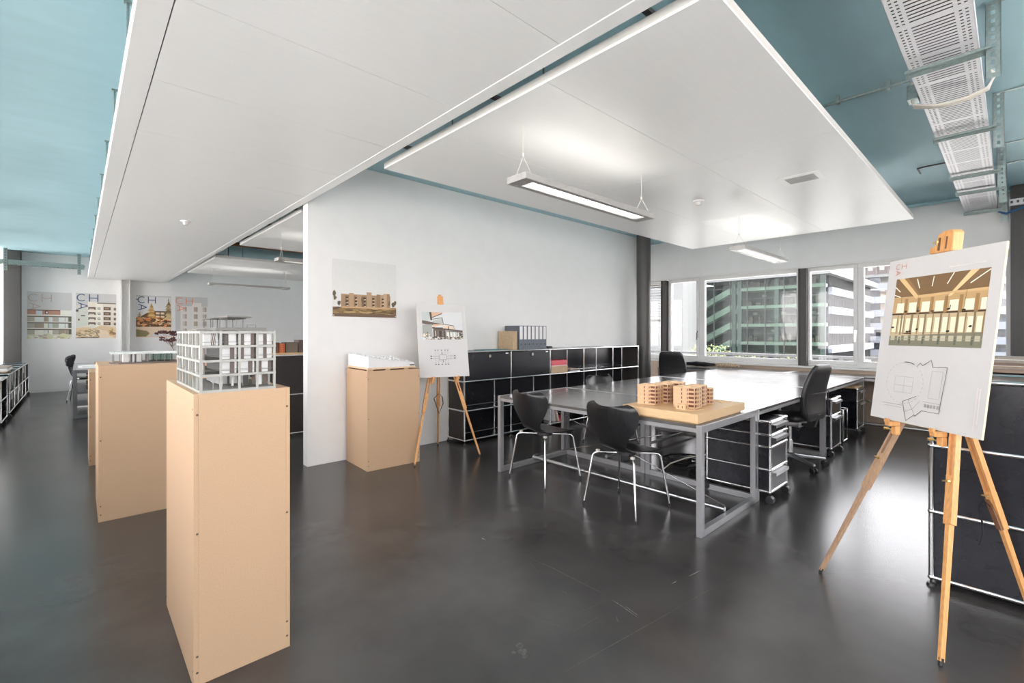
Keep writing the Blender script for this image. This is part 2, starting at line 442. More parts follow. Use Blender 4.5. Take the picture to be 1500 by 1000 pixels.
dup(lamp0, (6.08, 2.085, 2.268), 0, 'strip lamp hanging near the window above the far end of the tables')
dup(lamp0, (2.60, 6.45, 2.268), 0, 'strip lamp half hidden behind the left end of the partition')
dup(lamp0, (2.58, 10.6, 2.268), 0, 'thin strip lamp hanging in front of the back wall with the posters')

v = thing('ceiling_vent', 'white framed rectangular air vent with grey grille in the ceiling panel', 'vent', (4.412, 1.2, PZ))
MB().box(-.135, .135, -.155, .155, -.006, 0).build('frame', 'white_paint', v, bevel=.002)
g = MB().box(-.085, .085, -.105, .105, -.0075, -.0062)
for k in range(20):
    y = -.1 + k * .0105
    g.box(-.083, .083, y - .0015, y + .0015, -.010, -.0074)
g.build('grille', 'grille_grey', v)
def detector(loc, label):
    t = thing('smoke_detector', label, 'detector', loc)
    MB().cyl((0, 0, -.012), (0, 0, 0), .05, .055, 20).build('base', 'white_paint', t)
    MB().cyl((0, 0, -.045), (0, 0, -.013), .022, .036, 20).build('sensor_head', 'panel_edge', t)
detector((4.43, 2.09, PZ), 'small round detector on the ceiling panel between the two lamps')
detector((.91, 6.5, PZ), 'small round white detector on the long left ceiling panel')

# ---------------------------------------------------------------- cable trays
def tray_strip(b, x0, x1, y0, y1, z, lad):
    """perforated sheet: solid runs and ladder rows of slots across the width"""
    pitch = .034
    n = int((x1 - x0) / pitch)
    for a, c, solid in lad:
        if solid: b.box(x0, x1, y0 + a, y0 + c, z, z + .0015)
        else:
            for k in range(n):
                wd = .020 if k % 12 else .034
                b.box(x0 + k * pitch, x0 + k * pitch + wd, y0 + a, y0 + c, z, z + .0015)
t = thing('cable_tray', 'white perforated cable tray hanging below the blue ceiling on the right', 'cable tray', (0, 0, 0))
b = MB(); TY0, TY1, TZ = .128, .425, 2.91
lad = [(0, .018, 1), (.018, .030, 0), (.030, .040, 1), (.040, .052, 0), (.052, .068, 1), (.068, .229, 0), (.229, .245, 1), (.245, .257, 0), (.257, .267, 1), (.267, .279, 0), (.279, .297, 1)]
tray_strip(b, -1.0, 8.48, TY0, TY1, TZ, lad)
b.box(-1.0, 8.48, TY0, TY0 + .0015, TZ, TZ + .06); b.box(-1.0, 8.48, TY1 - .0015, TY1, TZ, TZ + .06)
b.build('tray', 'tray_white', t)
for k, x in enumerate((1.30, 2.30, 3.61, 5.0, 6.38, 7.14, 8.40)):
    c = MB()
    c.box(x - .03, x + .03, TY0 - .05, TY1 + .012, TZ - .024, TZ - .022); c.box(x + .028, x + .03, TY0 - .05, TY1 + .012, TZ - .048, TZ - .022)
    c.box(x - .03, x - .028, TY0 - .05, TY1 + .012, TZ - .038, TZ - .022)
    c.build('cross_bracket', 'galvanised', t)
    p = MB(); y0 = TY0 - .085
    for z0, z1, sol in [(2.72, 2.745, 1)] + [q for j in range(9) for q in ((2.745 + j * .045, 2.767 + j * .045, 0), (2.767 + j * .045, 2.79 + j * .045, 1))]:
        z1 = min(z1, ZC)
        if z0 >= ZC: continue
        if sol: p.box(x - .001, x + .001, y0, y0 + .06, z0, z1)
        else: p.box(x - .001, x + .001, y0, y0 + .022, z0, z1); p.box(x - .001, x + .001, y0 + .038, y0 + .06, z0, z1)
    p.box(x - .001, x + .03, y0, y0 + .002, 2.72, ZC); p.box(x - .001, x + .03, y0 + .058, y0 + .06, 2.72, ZC)
    p.build('slotted_post', 'galvanised', t)
    a = MB().box(x - .012, x + .012, y0 - .16, y0 + .06, ZC - .012, ZC - .001).cyl((x, y0 - .14, ZC - .035), (x, y0 - .14, ZC), .009)
    a.build('ceiling_bracket', 'galvanised', t)
cb = MB()  # dark tubes added to fill the tray, standing in for shade in its slots
for k in range(13):
    y = TY0 + .024 + k * .0206
    cb.tube([(-.9 + j * .5, y + .003 * math.sin(j * 1.7 + k), TZ + .017 + .006 * (k % 2)) for j in range(19)], .0125, 6)
tag(cb.build('tray_slot_fill', 'slot_dark'), 'dark tubes added inside the white perforated cable tray so its slots look dark', 'cables')
cl = MB(); xx = 4.17
for k in range(5):
    o = k * .012
    cl.tube([(xx + .02 + o, TY1 + .05 - o, TZ + .15), (xx + o, TY1 + .06, TZ + .06), (xx + o, TY1 + .035, TZ - .012 - .002 * k), (xx - .01 + o, TY1 - .06, TZ - .055),
             (xx + o, (TY0 + TY1) / 2, TZ - .062 - .004 * (k % 2)), (xx + .01 + o, TY0 + .06, TZ - .05), (xx + .02 + o, TY0 - .02, TZ - .02), (xx + .03 + o, TY0 - .05, TZ + .04 + .01 * k), (xx + .05, TY0 - .02, TZ + .11)], .007, 6)
tag(cl.build('cable_loop', 'cable_white'), 'pale cable bundle looped under the white cable tray', 'cables')
cd = MB().cyl((4.2, TY1 + .06, 3.085), (4.2, 1.6, 3.085), .012, n=10)
for y in (.6, .9, 1.3): cd.box(4.18, 4.22, y - .01, y + .01, 3.07, ZC)
tag(cd.build('conduit_pipe', 'galvanised'), 'thin metal conduit running from the ceiling panel to the cable tray', 'pipe')
jb = MB().box(4.15, 4.25, TY1 + .012, TY1 + .07, TZ + .02, TZ + .12)
tag(jb.build('junction_box', 'galvanised', bevel=.004), 'small junction box at the left edge of the cable tray', 'box')
cd = MB().tube([(6.6, TY1 + .02, 3.11), (6.6, .66, 3.11), (6.62, .70, 3.11), (6.85, .70, 3.11)], .008, 8)
tag(cd.build('conduit_pipe', 'steel_post'), 'short bent dark conduit on the blue ceiling left of the cable tray', 'pipe')
cd = MB().cyl((8.42, -3.5, 3.09), (8.42, 4.3, 3.09), .022, n=12)
tag(cd.build('ceiling_pipe', 'blue_concrete'), 'blue painted pipe along the top of the window wall', 'pipe')
bl = MB().tube([(8.45, .12, 2.86), (8.3, .06, 2.80), (8.28, -.04, 2.83), (8.3, -.2, 2.90)], .012, 8)
tag(bl.build('cable', 'cable_blue'), 'blue cable hanging at the far end of the cable tray', 'cable')
sb = MB(); sb.box(8.12, 8.18, -1.5, .03, 2.86, 2.862); sb.box(8.118, 8.12, -1.5, .03, 2.86, 2.93); sb.box(8.18, 8.182, -1.5, .03, 2.86, 2.93)
for k in range(30): sb.box(8.116, 8.1185, -1.45 + k * .05, -1.43 + k * .05, 2.88, 2.91, 1)
tag(sb.build('cable_channel', ['tray_white', 'seam_dark']), 'short white slotted channel leaving the cable tray by the dark column', 'cable tray')
cp = MB().cyl((1.7, 8.95, 2.84), (6.9, 8.95, 2.84), .035, n=12).cyl((1.7, 8.6, 2.90), (6.9, 8.6, 2.90), .02, n=10)
tag(cp.build('ceiling_pipe', 'dark_wood'), 'brown pipes in the ceiling gap behind the partition', 'pipe')

# tray at the far left by the back wall
t = thing('cable_tray', 'galvanised cable tray along the top of the back wall at far left', 'cable tray', (0, 0, 0))
b = MB(); x0, x1 = -1.3, .10
for z in (2.80, 2.875): b.box(x0, x1, 14.48, 14.482, z, z + .02)
for k in range(24): b.box(x0 + k * .06, x0 + k * .06 + .035, 14.48, 14.482, 2.82, 2.875)
for k in range(24): b.box(x0 + k * .06, x0 + k * .06 + .03, 14.48, 14.66, 2.80, 2.802)
b.box(x0, x1, 14.658, 14.66, 2.80, 2.895); b.build('tray', 'galvanised', t)
for x in (-1.12, .02):
    p = MB().box(x - .03, x + .03, 14.44, 14.444, 2.66, ZC).box(x - .03, x - .027, 14.444, 14.48, 2.66, ZC).box(x + .027, x + .03, 14.444, 14.48, 2.66, ZC)
    for k in range(8): p.box(x - .008, x + .008, 14.437, 14.4405, 2.69 + k * .055, 2.715 + k * .055, 1)
    p.build('slotted_post', ['galvanised', 'seam_dark'], t)
# ---------------------------------------------------------------- chrome tube cabinets
def tube_cabinet(name, label, cat, loc, rz, bays, D, zs, group=None, doors=(), front=(), backs=True, sides=True, top=True, panel='black_powder', side_mat=None, drawers=(), casters=False, handles=()):
    t = thing(name, label, cat, loc, rz, group)
    xs = [0]
    for w in bays: xs.append(xs[-1] + w)
    r = .0115
    f = MB()
    for x in xs:
        for y in (0, D):
            f.cyl((x, y, zs[0]), (x, y, zs[-1]), r, n=10)
            for z in zs: f.sphere((x, y, z), .0155, 10)
        for z in zs: f.cyl((x, 0, z), (x, D, z), r, n=10)
    for y in (0, D):
        for z in zs: f.cyl((0, y, z), (xs[-1], y, z), r, n=10)
    f.build('frame', 'chrome', t)
    g = .012
    for i in range(len(bays)):
        a, c = xs[i] + g, xs[i + 1] - g
        for j in range(len(zs)):
            if j < len(zs) - 1:
                if backs: MB().box(a, c, D - .004, D + .004, zs[j] + g, zs[j + 1] - g).build('back_panel', panel, t)
                if (i, j) in front: MB().box(a, c, -.004, .004, zs[j] + g, zs[j + 1] - g).build('front_panel', panel, t)
                if (i, j) in doors:
                    d = MB().box(a, c, -.006, .003, zs[j] + g, zs[j + 1] - g).build('door', panel, t, bevel=.002)
                    x, z = (a + c) / 2, zs[j + 1] - .055
                    k = MB().cyl((x, -.026, z), (x, -.006, z), .019, .021, 20); k.box(x - .002, x + .002, -.0275, -.0258, z - .012, z + .012, 1)
                    k.build('lock_knob', ['chrome', 'black_plastic'], d)
                    MB().box(c - .085, c - .04, -.0068, -.006, zs[j + 1] - .034, zs[j + 1] - .022).build('label_strip', 'paper_white', d)
                if (i, j) in drawers:
                    d = MB().box(a, c, -.005, .004, zs[j] + g, zs[j + 1] - g).build('drawer', panel, t, bevel=.002)
                    if (i, j) in handles:
                        h = MB(); z = zs[j + 1] - .033
                        h.box(a + .03, c - .03, -.034, -.005, z + .006, z + .009); h.box(a + .03, c - .03, -.036, -.032, z - .014, z + .009)
                        h.build('handle', 'steel_satin', d)
            if 0 < j < len(zs) - 1 or j == 0 or top:
                MB().box(a, c, g, D - g, zs[j] - .004, zs[j] + .004).build('top_panel' if j == len(zs) - 1 else 'shelf', panel, t)
    if sides:
        for x in (0, xs[-1]):
            for j in range(len(zs) - 1):
                MB().box(x - .004, x + .004, g, D - g, zs[j] + g, zs[j + 1] - g).build('side_panel', side_mat or panel, t)
    for x in xs:
        for y in (0, D):
            if casters and x not in (0, xs[-1]): continue
            if casters:
                c = MB(); c.cyl((x, y, .045), (x, y, zs[0] - .01), .008, n=8)
                c.loft([((x + s * .021, y, .031), (0, .029, 0), (0, 0, .030)) for s in (-1, -.8)] + [((x + s * .021, y, .031), (0, .031, 0), (0, 0, .031)) for s in (.8, 1)], 16, 2)
                c.build('caster', 'black_plastic', t)
            else:
                MB().cyl((x, y, 0), (x, y, .014), .021, .017, 14).cyl((x, y, .014), (x, y, zs[0] - .01), .006, n=8).build('foot', 'black_plastic', t)
    return t
R3 = [.05, .403, .756, 1.108]
sideboard = tube_cabinet('sideboard', 'long black low cabinet with chrome tube frame along the white partition wall', 'cabinet', (3.378, 4.462, 0), 0,
    [.757] * 5, .335, R3, doors={(0, 2), (1, 2)}, side_mat='black_panel_warm')
tube_cabinet('storage_cabinet', 'tall black panelled cabinet with chrome tubes behind the front easel', 'cabinet', (3.33, .297, 0), -PI / 2, [.757, .757], .50, [.045, .395, .745, 1.095], front={(i, j) for i in (0, 1) for j in (0, 1, 2)}, backs=False)
tube_cabinet('storage_cabinet', 'black cabinet back to back with the tall panelled one, under the cardboard pile', 'cabinet', (3.885, .297, 0), -PI / 2, [.757, .757], .50, [.045, .395, .745, 1.095], backs=True)
tube_cabinet('storage_cabinet', 'dark cabinet in the back room seen left of the partition, under an architectural model', 'cabinet', (1.60, 6.35, 0), 0, [.757, .757], .36, [.045, .545, 1.05], front={(0, 0), (1, 0), (0, 1), (1, 1)}, panel='black_panel_warm')
tube_cabinet('low_shelf', 'low black shelf with chrome frame holding binders along the left windows', 'shelf', (-.79, 10.72, 0), PI / 2, [.757] * 5, .34, [.085, .385, .69], casters=True)
tube_cabinet('low_shelf', 'nearer chrome framed low shelf at the very left edge of the picture', 'shelf', (-.79, 9.62, 0), PI / 2, [.757], .34, [.085, .385, .67], casters=False)

dz = [.09, .263, .442, .538, .64]
def pedestal(label, loc, rz, group='rolling pedestals under the tables', zs=dz, handles=None):
    n = len(zs) - 1
    return tube_cabinet('rolling_pedestal', label, 'pedestal', loc, rz, [.37], .50, zs, group, drawers={(0, j) for j in range(n)}, handles=handles if handles is not None else {(0, j) for j in range(n)}, casters=True, side_mat='black_powder')
pedestal('black chrome framed drawer pedestal on castors behind the near table leg', (3.98, 1.30, 0), 0, handles={(0, 0), (0, 2), (0, 3)})
pedestal('narrow two drawer black pedestal right of the swivel chair', (5.96, 1.34, 0), 0, zs=[.09, .442, .62])
pedestal('farthest black pedestal under the table end, with a pale board on top', (7.46, 1.39, 0), 0, zs=[.09, .442, .60])
tag(MB().box(7.44, 7.85, 1.40, 1.92, .613, .632).build('wooden_board', 'model_wood', bevel=.002), 'pale wooden board lying on top of the farthest pedestal', 'board')
t = thing('computer_holder', 'upright chrome tube computer holder standing between two pedestals', 'holder', (6.78, 1.40, 0))
b = MB()
for x in (0, .2):
    b.tube([(x, .36, .41), (x, 0, .41), (x, 0, .03), (x, .36, .03), (x, .36, .41)], .009, 8)
for z in (.03, .41): b.cyl((0, 0, z), (.2, 0, z), .008, n=8); b.cyl((0, .36, z), (.2, .36, z), .008, n=8)
b.build('frame', 'chrome', t)
MB().box(.012, .188, .02, .34, .045, .38).build('computer_case', 'black_powder', t, bevel=.006)
for x in (0.02, .18):
    for y in (.03, .33): MB().cyl((x, y, 0), (x, y, .022), .013, n=10).build('foot', 'black_plastic', t)

# ---------------------------------------------------------------- tables
def table(label, x0, x1, y0, y1, along, H=.735, group='aluminium framed tables with black tops', top='black_linoleum', metal='aluminium_grey'):
    cx, cy = (x0 + x1) / 2, (y0 + y1) / 2
    t = thing('work_table', label, 'table', (cx, cy, 0), 0, group)
    X0, X1, Y0, Y1 = x0 - cx, x1 - cx, y0 - cy, y1 - cy
    def P(u, v, z): return (v, u, z) if along == 'y' else (u, v, z)   # u runs along the table
    U0, U1, V0, V1 = (Y0, Y1, X0, X1) if along == 'y' else (X0, X1, Y0, Y1)
    def bx(b, u0, u1, v0, v1, z0, z1):
        p, q = P(u0, v0, z0), P(u1, v1, z1); b.box(p[0], q[0], p[1], q[1], z0, z1)
    th, wd = .038, .046
    for u in (U0, U1 - th):
        f = MB()
        bx(f, u, u + th, V0, V0 + wd, 0, H); bx(f, u, u + th, V1 - wd, V1, 0, H)
        bx(f, u, u + th, V0 + wd, V1 - wd, 0, .046); bx(f, u, u + th, V0 + wd, V1 - wd, H - .05, H)
        f.build('end_frame', metal, t, bevel=.0025)
    b = MB(); bx(b, U0 + th + .001, U1 - th - .001, V0, V1, H - .022, H - .001)
    b.build('tabletop', top, t, bevel=.0015)
    for v in (V0 + .004, V1 - .024):
        b = MB(); bx(b, U0 + th, U1 - th, v, v + .02, H - .05, H - .0225); b.build('side_rail', metal, t)
    vm = V0 + (V1 - V0) * .465
    MB().cyl(P(U0 + th, vm, .065), P(U1 - th, vm, .065), .017, n=14).build('stretcher', 'steel_satin', t)
    b = MB()
    b.cyl(P(U0 + th, vm, .09), P(U1 - th, vm, H - .06), .0035, n=6); b.cyl(P(U1 - th, vm, .09), P(U0 + th, vm, H - .06), .0035, n=6)
    m = P((U0 + U1) / 2, vm, (H + .03) / 2); b.sphere(m, .014, 8)
    b.build('brace_rod', 'chrome', t)
    return t
table('nearest long work table with black top, carrying the wooden building model', 2.98, 3.955, 1.385, 3.405, 'y')
t2 = table('black topped table along the far side, behind the nearest one', 3.962, 5.93, 2.398, 3.405, 'x')
t3 = table('black topped table along the near side, over the pedestal with castors', 3.962, 5.93, 1.385, 2.392, 'x')
table('far table of the long row on the side by the round column', 5.94, 7.85, 2.398, 3.405, 'x')
table('far table of the long row by the black swivel chair', 5.94, 7.85, 1.385, 2.392, 'x')
table('narrow desk along the window left of the long row, with an umbrella on it', 7.87, 8.45, 2.36, 4.30, 'y', group='desks along the windows')
table('narrow desk along the window at the right end of the long row', 7.87, 8.45, .40, 2.35, 'y', group='desks along the windows')
t6 = table('grey metal desk in the back room at far left beside the boxes', -.06, .94, 10.0, 12.1, 'y', H=.755, group='desks in the back room', top='aluminium_grey', metal='steel_dark')
MB().box(-.45, .45, -.95, .95, .38, .40).build('undershelf', 'steel_dark', t6)
MB().box(-.45, .45, -.95, .95, .16, .18).build('undershelf', 'steel_satin', t6)
for k, (x, y) in enumerate(((5.88, 2.63), (5.85, 2.22))):
    p = t2 if k == 0 else t3
    MB().cyl((x - p.location.x, y - p.location.y, .7345), (x - p.location.x, y - p.location.y, .7365), .035, n=20).build('cable_grommet', 'steel_satin', p)

# ---------------------------------------------------------------- shell chairs (front = +X)
def shell_mesh():
    prof = [(-.268, .800, .150), (-.267, .795, .178), (-.266, .786, .204), (-.263, .770, .224), (-.258, .745, .237), (-.251, .715, .240), (-.243, .68, .233), (-.234, .645, .217), (-.224, .61, .192), (-.214, .575, .162), (-.204, .545, .137),
            (-.192, .515, .119), (-.172, .485, .112), (-.145, .463, .120), (-.11, .449, .140), (-.07, .442, .162), (-.02, .438, .182), (.04, .437, .198), (.10, .438, .207), (.15, .437, .207), (.185, .432, .197), (.21, .424, .180), (.225, .416, .150)]
    nv = 14; bm = bmesh.new(); rows = []
    for i, (x, z, w) in enumerate(prof):
        row = []
        up = max(0, min(1, (z - .47) / .25)) if i < 13 else 0
        for j in range(nv + 1):
            q = -1 + 2 * j / nv
            dx = .062 * up * q * q; dzz = .022 * q * q * (up ** 3) + (0 if i < 13 else .012 * q * q * (1 - abs(i - 16) / 8))
            row.append(bm.verts.new((x + dx, w * q, z + dzz)))
        rows.append(row)
    for a, c in zip(rows[:-1], rows[1:]):
        for j in range(nv): bm.faces.new((a[j], a[j + 1], c[j + 1], c[j]))
    bmesh.ops.recalc_face_normals(bm, faces=bm.faces)
    bmesh.ops.solidify(bm, geom=bm.faces[:], thickness=.010)
    for f in bm.faces: f.smooth = True
    me = bpy.data.meshes.new('shell'); bm.to_mesh(me); bm.free(); me.materials.append(M['black_ash'])
    me.set_sharp_from_angle(angle=.9)
    return me
def make_chair(label, loc, rz):
    t = thing('shell_chair', label, 'chair', loc, rz, 'black shell chairs with chrome legs')
    o = bpy.data.objects.new('shell', shell_mesh()); COL.objects.link(o); o.parent = t
    MB().cyl((0, 0, .405), (0, 0, .432), .075, n=20).build('leg_hub', 'black_plastic', t)
    for sx in (-1, 1):
        for sy in (-1, 1):
            fx, fy = sx * .228, sy * .238
            pts = [(sx * .02, sy * .02, .413), (sx * .145, sy * .155, .413), (sx * .165, sy * .176, .408), (sx * .176, sy * .188, .392), (fx, fy, .012)]
            l = MB().tube(pts, .0085, 10).build('leg', 'chrome', t)
            MB().cyl((fx, fy, 0), (fx - sx * .004, fy - sy * .004, .03), .0105, n=10).build('foot_cap', 'black_plastic', l)
            MB().box(sx * .15 - .012, sx * .15 + .012, sy * .16 - .012, sy * .16 + .012, .418, .434).build('rubber_buffer', 'cable_white' if sx < 0 else 'black_plastic', l)
    return t
ch0 = make_chair('black shell chair nearest the wooden model, back turned to the camera', (3.125, 2.05, 0), -.03)
dup(ch0, (3.165, 2.955, 0), -.05, 'black shell chair at the left end of the nearest table, back turned')
dup(ch0, (4.78, 3.36, 0), -PI / 2 - .1, 'shell chair across the table, only its pale shining back edge showing')
dup(ch0, (.09, 12.75, 0), -.1, 'dark shell chair at far left beside the grey desk, a coat over its back')

# ---------------------------------------------------------------- swivel chairs (front = +Y)
def swivel(label, loc, rz):
    t = thing('swivel_chair', label, 'office chair', loc, rz, 'black swivel chairs')
    secs = []
    for k in range(15):
        v = k / 14; z = .50 + .535 * v
        y = -.215 - .05 * v ** 1.3 + .035 * math.sin(v * PI * 1.1 + .2) - .02
        w = .215 + .02 * math.sin(v * PI) - .035 * v ** 4; th = .047 - .016 * v
        if k in (0, 14): w *= .86; th *= .5
        secs.append(((0, y, z), (w, 0, 0), (0, th, .004)))
    MB().loft(secs, 28, 3.2).build('backrest', 'black_leather', t)
    b = MB()
    for sx in (-1, 1):
        b.tube([(sx * (.215 + .02 * math.sin(v * PI) - .035 * v ** 4), -.215 - .05 * v ** 1.3 + .035 * math.sin(v * PI * 1.1 + .2) - .065 + .016 * v, .50 + .535 * v) for v in [k / 16 for k in range(1, 9)]], .005, 6)
    b.tube([(-.2 + .04 * k, -.258 - .02, .76) for k in range(11)], .003, 6)
    b.build('seam_piping', 'black_plastic', t)
    secs = []
    for k in range(13):
        v = k / 12; y = -.20 + .46 * v
        w = .235 + .02 * math.sin(v * PI); th = .046
        if k in (0, 12): w *= .86; th *= .45
        z = .498 + .016 * math.cos(v * PI * 1.4) - .012 * v ** 3
        secs.append(((0, y, z), (w, 0, 0), (0, 0, th)))
    MB().loft(secs, 28, 3).build('seat', 'black_leather', t)
    b = MB().box(-.09, .09, -.12, .10, .41, .455)
    MB().box(-.028, .028, -.235, -.1, .42, .448).beam((0, -.225, .43), (0, -.262, .55), .055, .018, (0, 1, 0)).build('back_bracket', 'black_plastic', t, bevel=.003)
    b.cyl((.08, .02, .395), (.25, .04, .40), .007, n=8); b.box(.20, .27, .02, .06, .39, .41)
    b.build('mechanism', 'steel_satin', t, bevel=.004)
    MB().cyl((0, 0, .10), (0, 0, .26), .028, n=18).cyl((0, 0, .26), (0, 0, .412), .017, n=16).build('gas_lift', 'chrome', t)
    MB().cyl((0, 0, .075), (0, 0, .135), .045, .038, 20).build('hub', 'black_plastic', t)
    for k in range(5):
        a = PI / 2 + k * 2 * PI / 5 + .14
        ca, sa = math.cos(a), math.sin(a)
        MB().beam((ca * .03, sa * .03, .108), (ca * .325, sa * .325, .082), .05, .034, (0, 0, 1), 0, .028, .02).build('base_arm', 'steel_satin', t, bevel=.005)
        c = MB().cyl((ca * .318, sa * .318, .05), (ca * .318, sa * .318, .085), .007, n=8)
        x, y = ca * .318, sa * .318
        for s in (-1, 1): c.cyl((x - sa * s * .008, y + ca * s * .008, .028), (x - sa * s * .026, y + ca * s * .026, .028), .028, n=16)
        c.build('caster', 'black_plastic', t)
    return t
sw = swivel('black leather swivel chair pulled up at the right side of the tables', (5.30, 1.545, 0), -.14)
dup(sw, (7.42, 3.86, 0), -PI / 2 + .1, 'black swivel chair at the window desk beside the round column')

# ---------------------------------------------------------------- plinths
def plinth(label, loc, rz, w, d, h, name='display_plinth', group='brown fibreboard display boxes'):
    t = thing(name, label, 'plinth', loc, rz, group)
    p = .016
    b = MB().box(p, w - p, 0, p, 0, h).box(0, p, 0, d, 0, h).box(w - p, w, 0, d, 0, h).box(p, w - p, d - p, d, 0, h)
    b.build('side_boards', 'mdf', t, bevel=.0012)
    MB().box(p, w - p, p, d - p, h - p, h - .0005).build('top_board', 'mdf', t)
    s = MB()
    for x in (.012, w - .012):
        for z in (.05, h * .1, h - .08, h * .52): s.cyl((x, -.0006, z), (x, .002, z), .0045, n=10)
    for y in (.02, d - .02):
        for z in (.05, h - .06): s.cyl((-.0006, y, z), (.002, y, z), .0045, n=10)
    s.build('screw_holes', 'screw_dark', t)
    return t
plinth('fibreboard display box nearest the camera, carrying the grey frame building model', (.32, 2.115, 0), 0, .346, .735, 1.111)
plinth('fibreboard display box behind the front one, carrying the flat pavilion model', (.105, 4.41, 0), 0, .72, .72, 1.108)
plinth('fibreboard display box mostly hidden behind the pavilion box', (.08, 6.35, 0), 0, .60, .60, .945)
plC = plinth('fibreboard display box by the partition wall, carrying the white terrain model', (2.045, 4.249, 0), -.045, .568, .54, .972)
# ---------------------------------------------------------------- prints
class Art:
    def __init__(s): s.p = []; s.L = 0; s.r = (0, 0, 1, 1)
    def region(s, x0, y0, x1, y1): s.r = (x0, y0, x1 - x0, y1 - y0)
    def up(s): s.L += 1
    def T(s, p): return (s.r[0] + p[0] * s.r[2], s.r[1] + p[1] * s.r[3])
    def put(s, P, c):
        if s.r[2] != 1 or s.r[3] != 1:                              # crop to the edge of the picture
            x0, y0, x1, y1 = s.r[0], s.r[1], s.r[0] + s.r[2], s.r[1] + s.r[3]
            for ax, lim, sg in ((0, x0, 1), (0, x1, -1), (1, y0, 1), (1, y1, -1)):
                Q = []
                for i, b in enumerate(P):
                    a = P[i - 1]; da, db = (a[ax] - lim) * sg, (b[ax] - lim) * sg
                    if (da < 0) != (db < 0):
                        t = da / (da - db); Q.append((a[0] + (b[0] - a[0]) * t, a[1] + (b[1] - a[1]) * t))
                    if db >= 0: Q.append(b)
                P = Q
                if len(P) < 3: return
        s.p.append((P, rgb(*c), s.L))
    def poly(s, pts, c): s.put([s.T(q) for q in pts], c)
    def rect(s, x0, y0, x1, y1, c): s.poly([(x0, y0), (x1, y0), (x1, y1), (x0, y1)], c)
    def line(s, p, q, t, c):
        (a, b), (d, e) = s.T(p), s.T(q); l = math.hypot(d - a, e - b) or 1
        nx, ny = -(e - b) / l * t / 2, (d - a) / l * t / 2
        s.put([(a - nx, b - ny), (d - nx, e - ny), (d + nx, e + ny), (a + nx, b + ny)], c)
    def path(s, pts, t, c):
        for a, b in zip(pts[:-1], pts[1:]): s.line(a, b, t, c)
    def blob(s, x, y, rx, ry, c, n=9, j=.3):
        s.poly([(x + rx * math.cos(2 * PI * k / n) * (1 - j * random.random()), y + ry * math.sin(2 * PI * k / n) * (1 - j * random.random())) for k in range(n)], c)
    def logo(s, x, y, h, c, t):
        """the letters C and H, with an A lying on its side below the C; x,y = top left in metres"""
        s.r = (0, 0, 1, 1); r = h / 2; cx, cy = x + r, y - r; n = 22
        a = [math.radians(48 + 264 * k / n) for k in range(n + 1)]
        for u, v in zip(a[:-1], a[1:]):
            s.poly([(cx + (r - t) * math.cos(u), cy + (r - t) * math.sin(u)), (cx + r * math.cos(u), cy + r * math.sin(u)),
                    (cx + r * math.cos(v), cy + r * math.sin(v)), (cx + (r - t) * math.cos(v), cy + (r - t) * math.sin(v))], c)
        hx = x + h * 1.22
        s.rect(hx, y - h, hx + t, y, c); s.rect(hx + h * .85, y - h, hx + h * .85 + t, y, c); s.rect(hx, y - h / 2 - t / 2, hx + h * .85, y - h / 2 + t / 2, c)
        ax, ay = x + h * .1, y - h * 1.18; w = h * .86
        s.line((ax, ay), (ax + h, ay - w / 2), t, c); s.line((ax, ay - w), (ax + h, ay - w / 2), t, c); s.line((ax + h * .34, ay - w * .17), (ax + h * .34, ay - w * .83), t, c)
    def mesh(s, O, U, V, Nn, name, parent, off, GAIN=1.27):
        O, U, V, Nn = map(Vector, (O, U, V, Nn)); b = MB()
        for i, (pts, c, l) in enumerate(s.p):
            P = [O + U * x + V * y + Nn * (.0005 + .00022 * l + .000012 * i) for x, y in pts]
            n = sum(((P[k] - P[0]).cross(P[k + 1] - P[0]) for k in range(1, len(P) - 1)), Vector())
            if n.dot(Nn) < 0: P.reverse()
            b.poly(P, 0, tuple(min(.9, v * GAIN) for v in c))
        return b.build(name, 'printed_paper', parent, off=off)

def sheet(name, label, cat, O, U, V, w, h, art, thick=.0012, face='board_white', edge=None, group=None):
    O, U, V = Vector(O), Vector(U).normalized(), Vector(V).normalized(); Nn = U.cross(V)
    t = thing(name, label, cat, O, 0, group)
    c = O + U * w / 2 + V * h / 2 - Nn * thick / 2
    b = MB().obox(c, U * w / 2, V * h / 2, Nn * thick / 2)
    if edge: b.m = [0 if i == 5 or True else 1 for i in b.m]
    o = b.build('sheet' if thick < .004 else 'panel', [face], t, off=O)
    if edge:
        e = MB()
        for p, q in (((0, 0), (0, h)), ((w, 0), (w, h)), ((0, 0), (w, 0)), ((0, h), (w, h))):
            a = O + U * p[0] + V * p[1] - Nn * thick * .5; d = O + U * q[0] + V * q[1] - Nn * thick * .5
            e.beam(a, d, thick * .86, .0016, tuple(U if p[0] == q[0] else V))
        e.build('edge_band', edge, t, off=O)
    art.mesh(O, U, V, Nn, 'print', t, O)
    return t

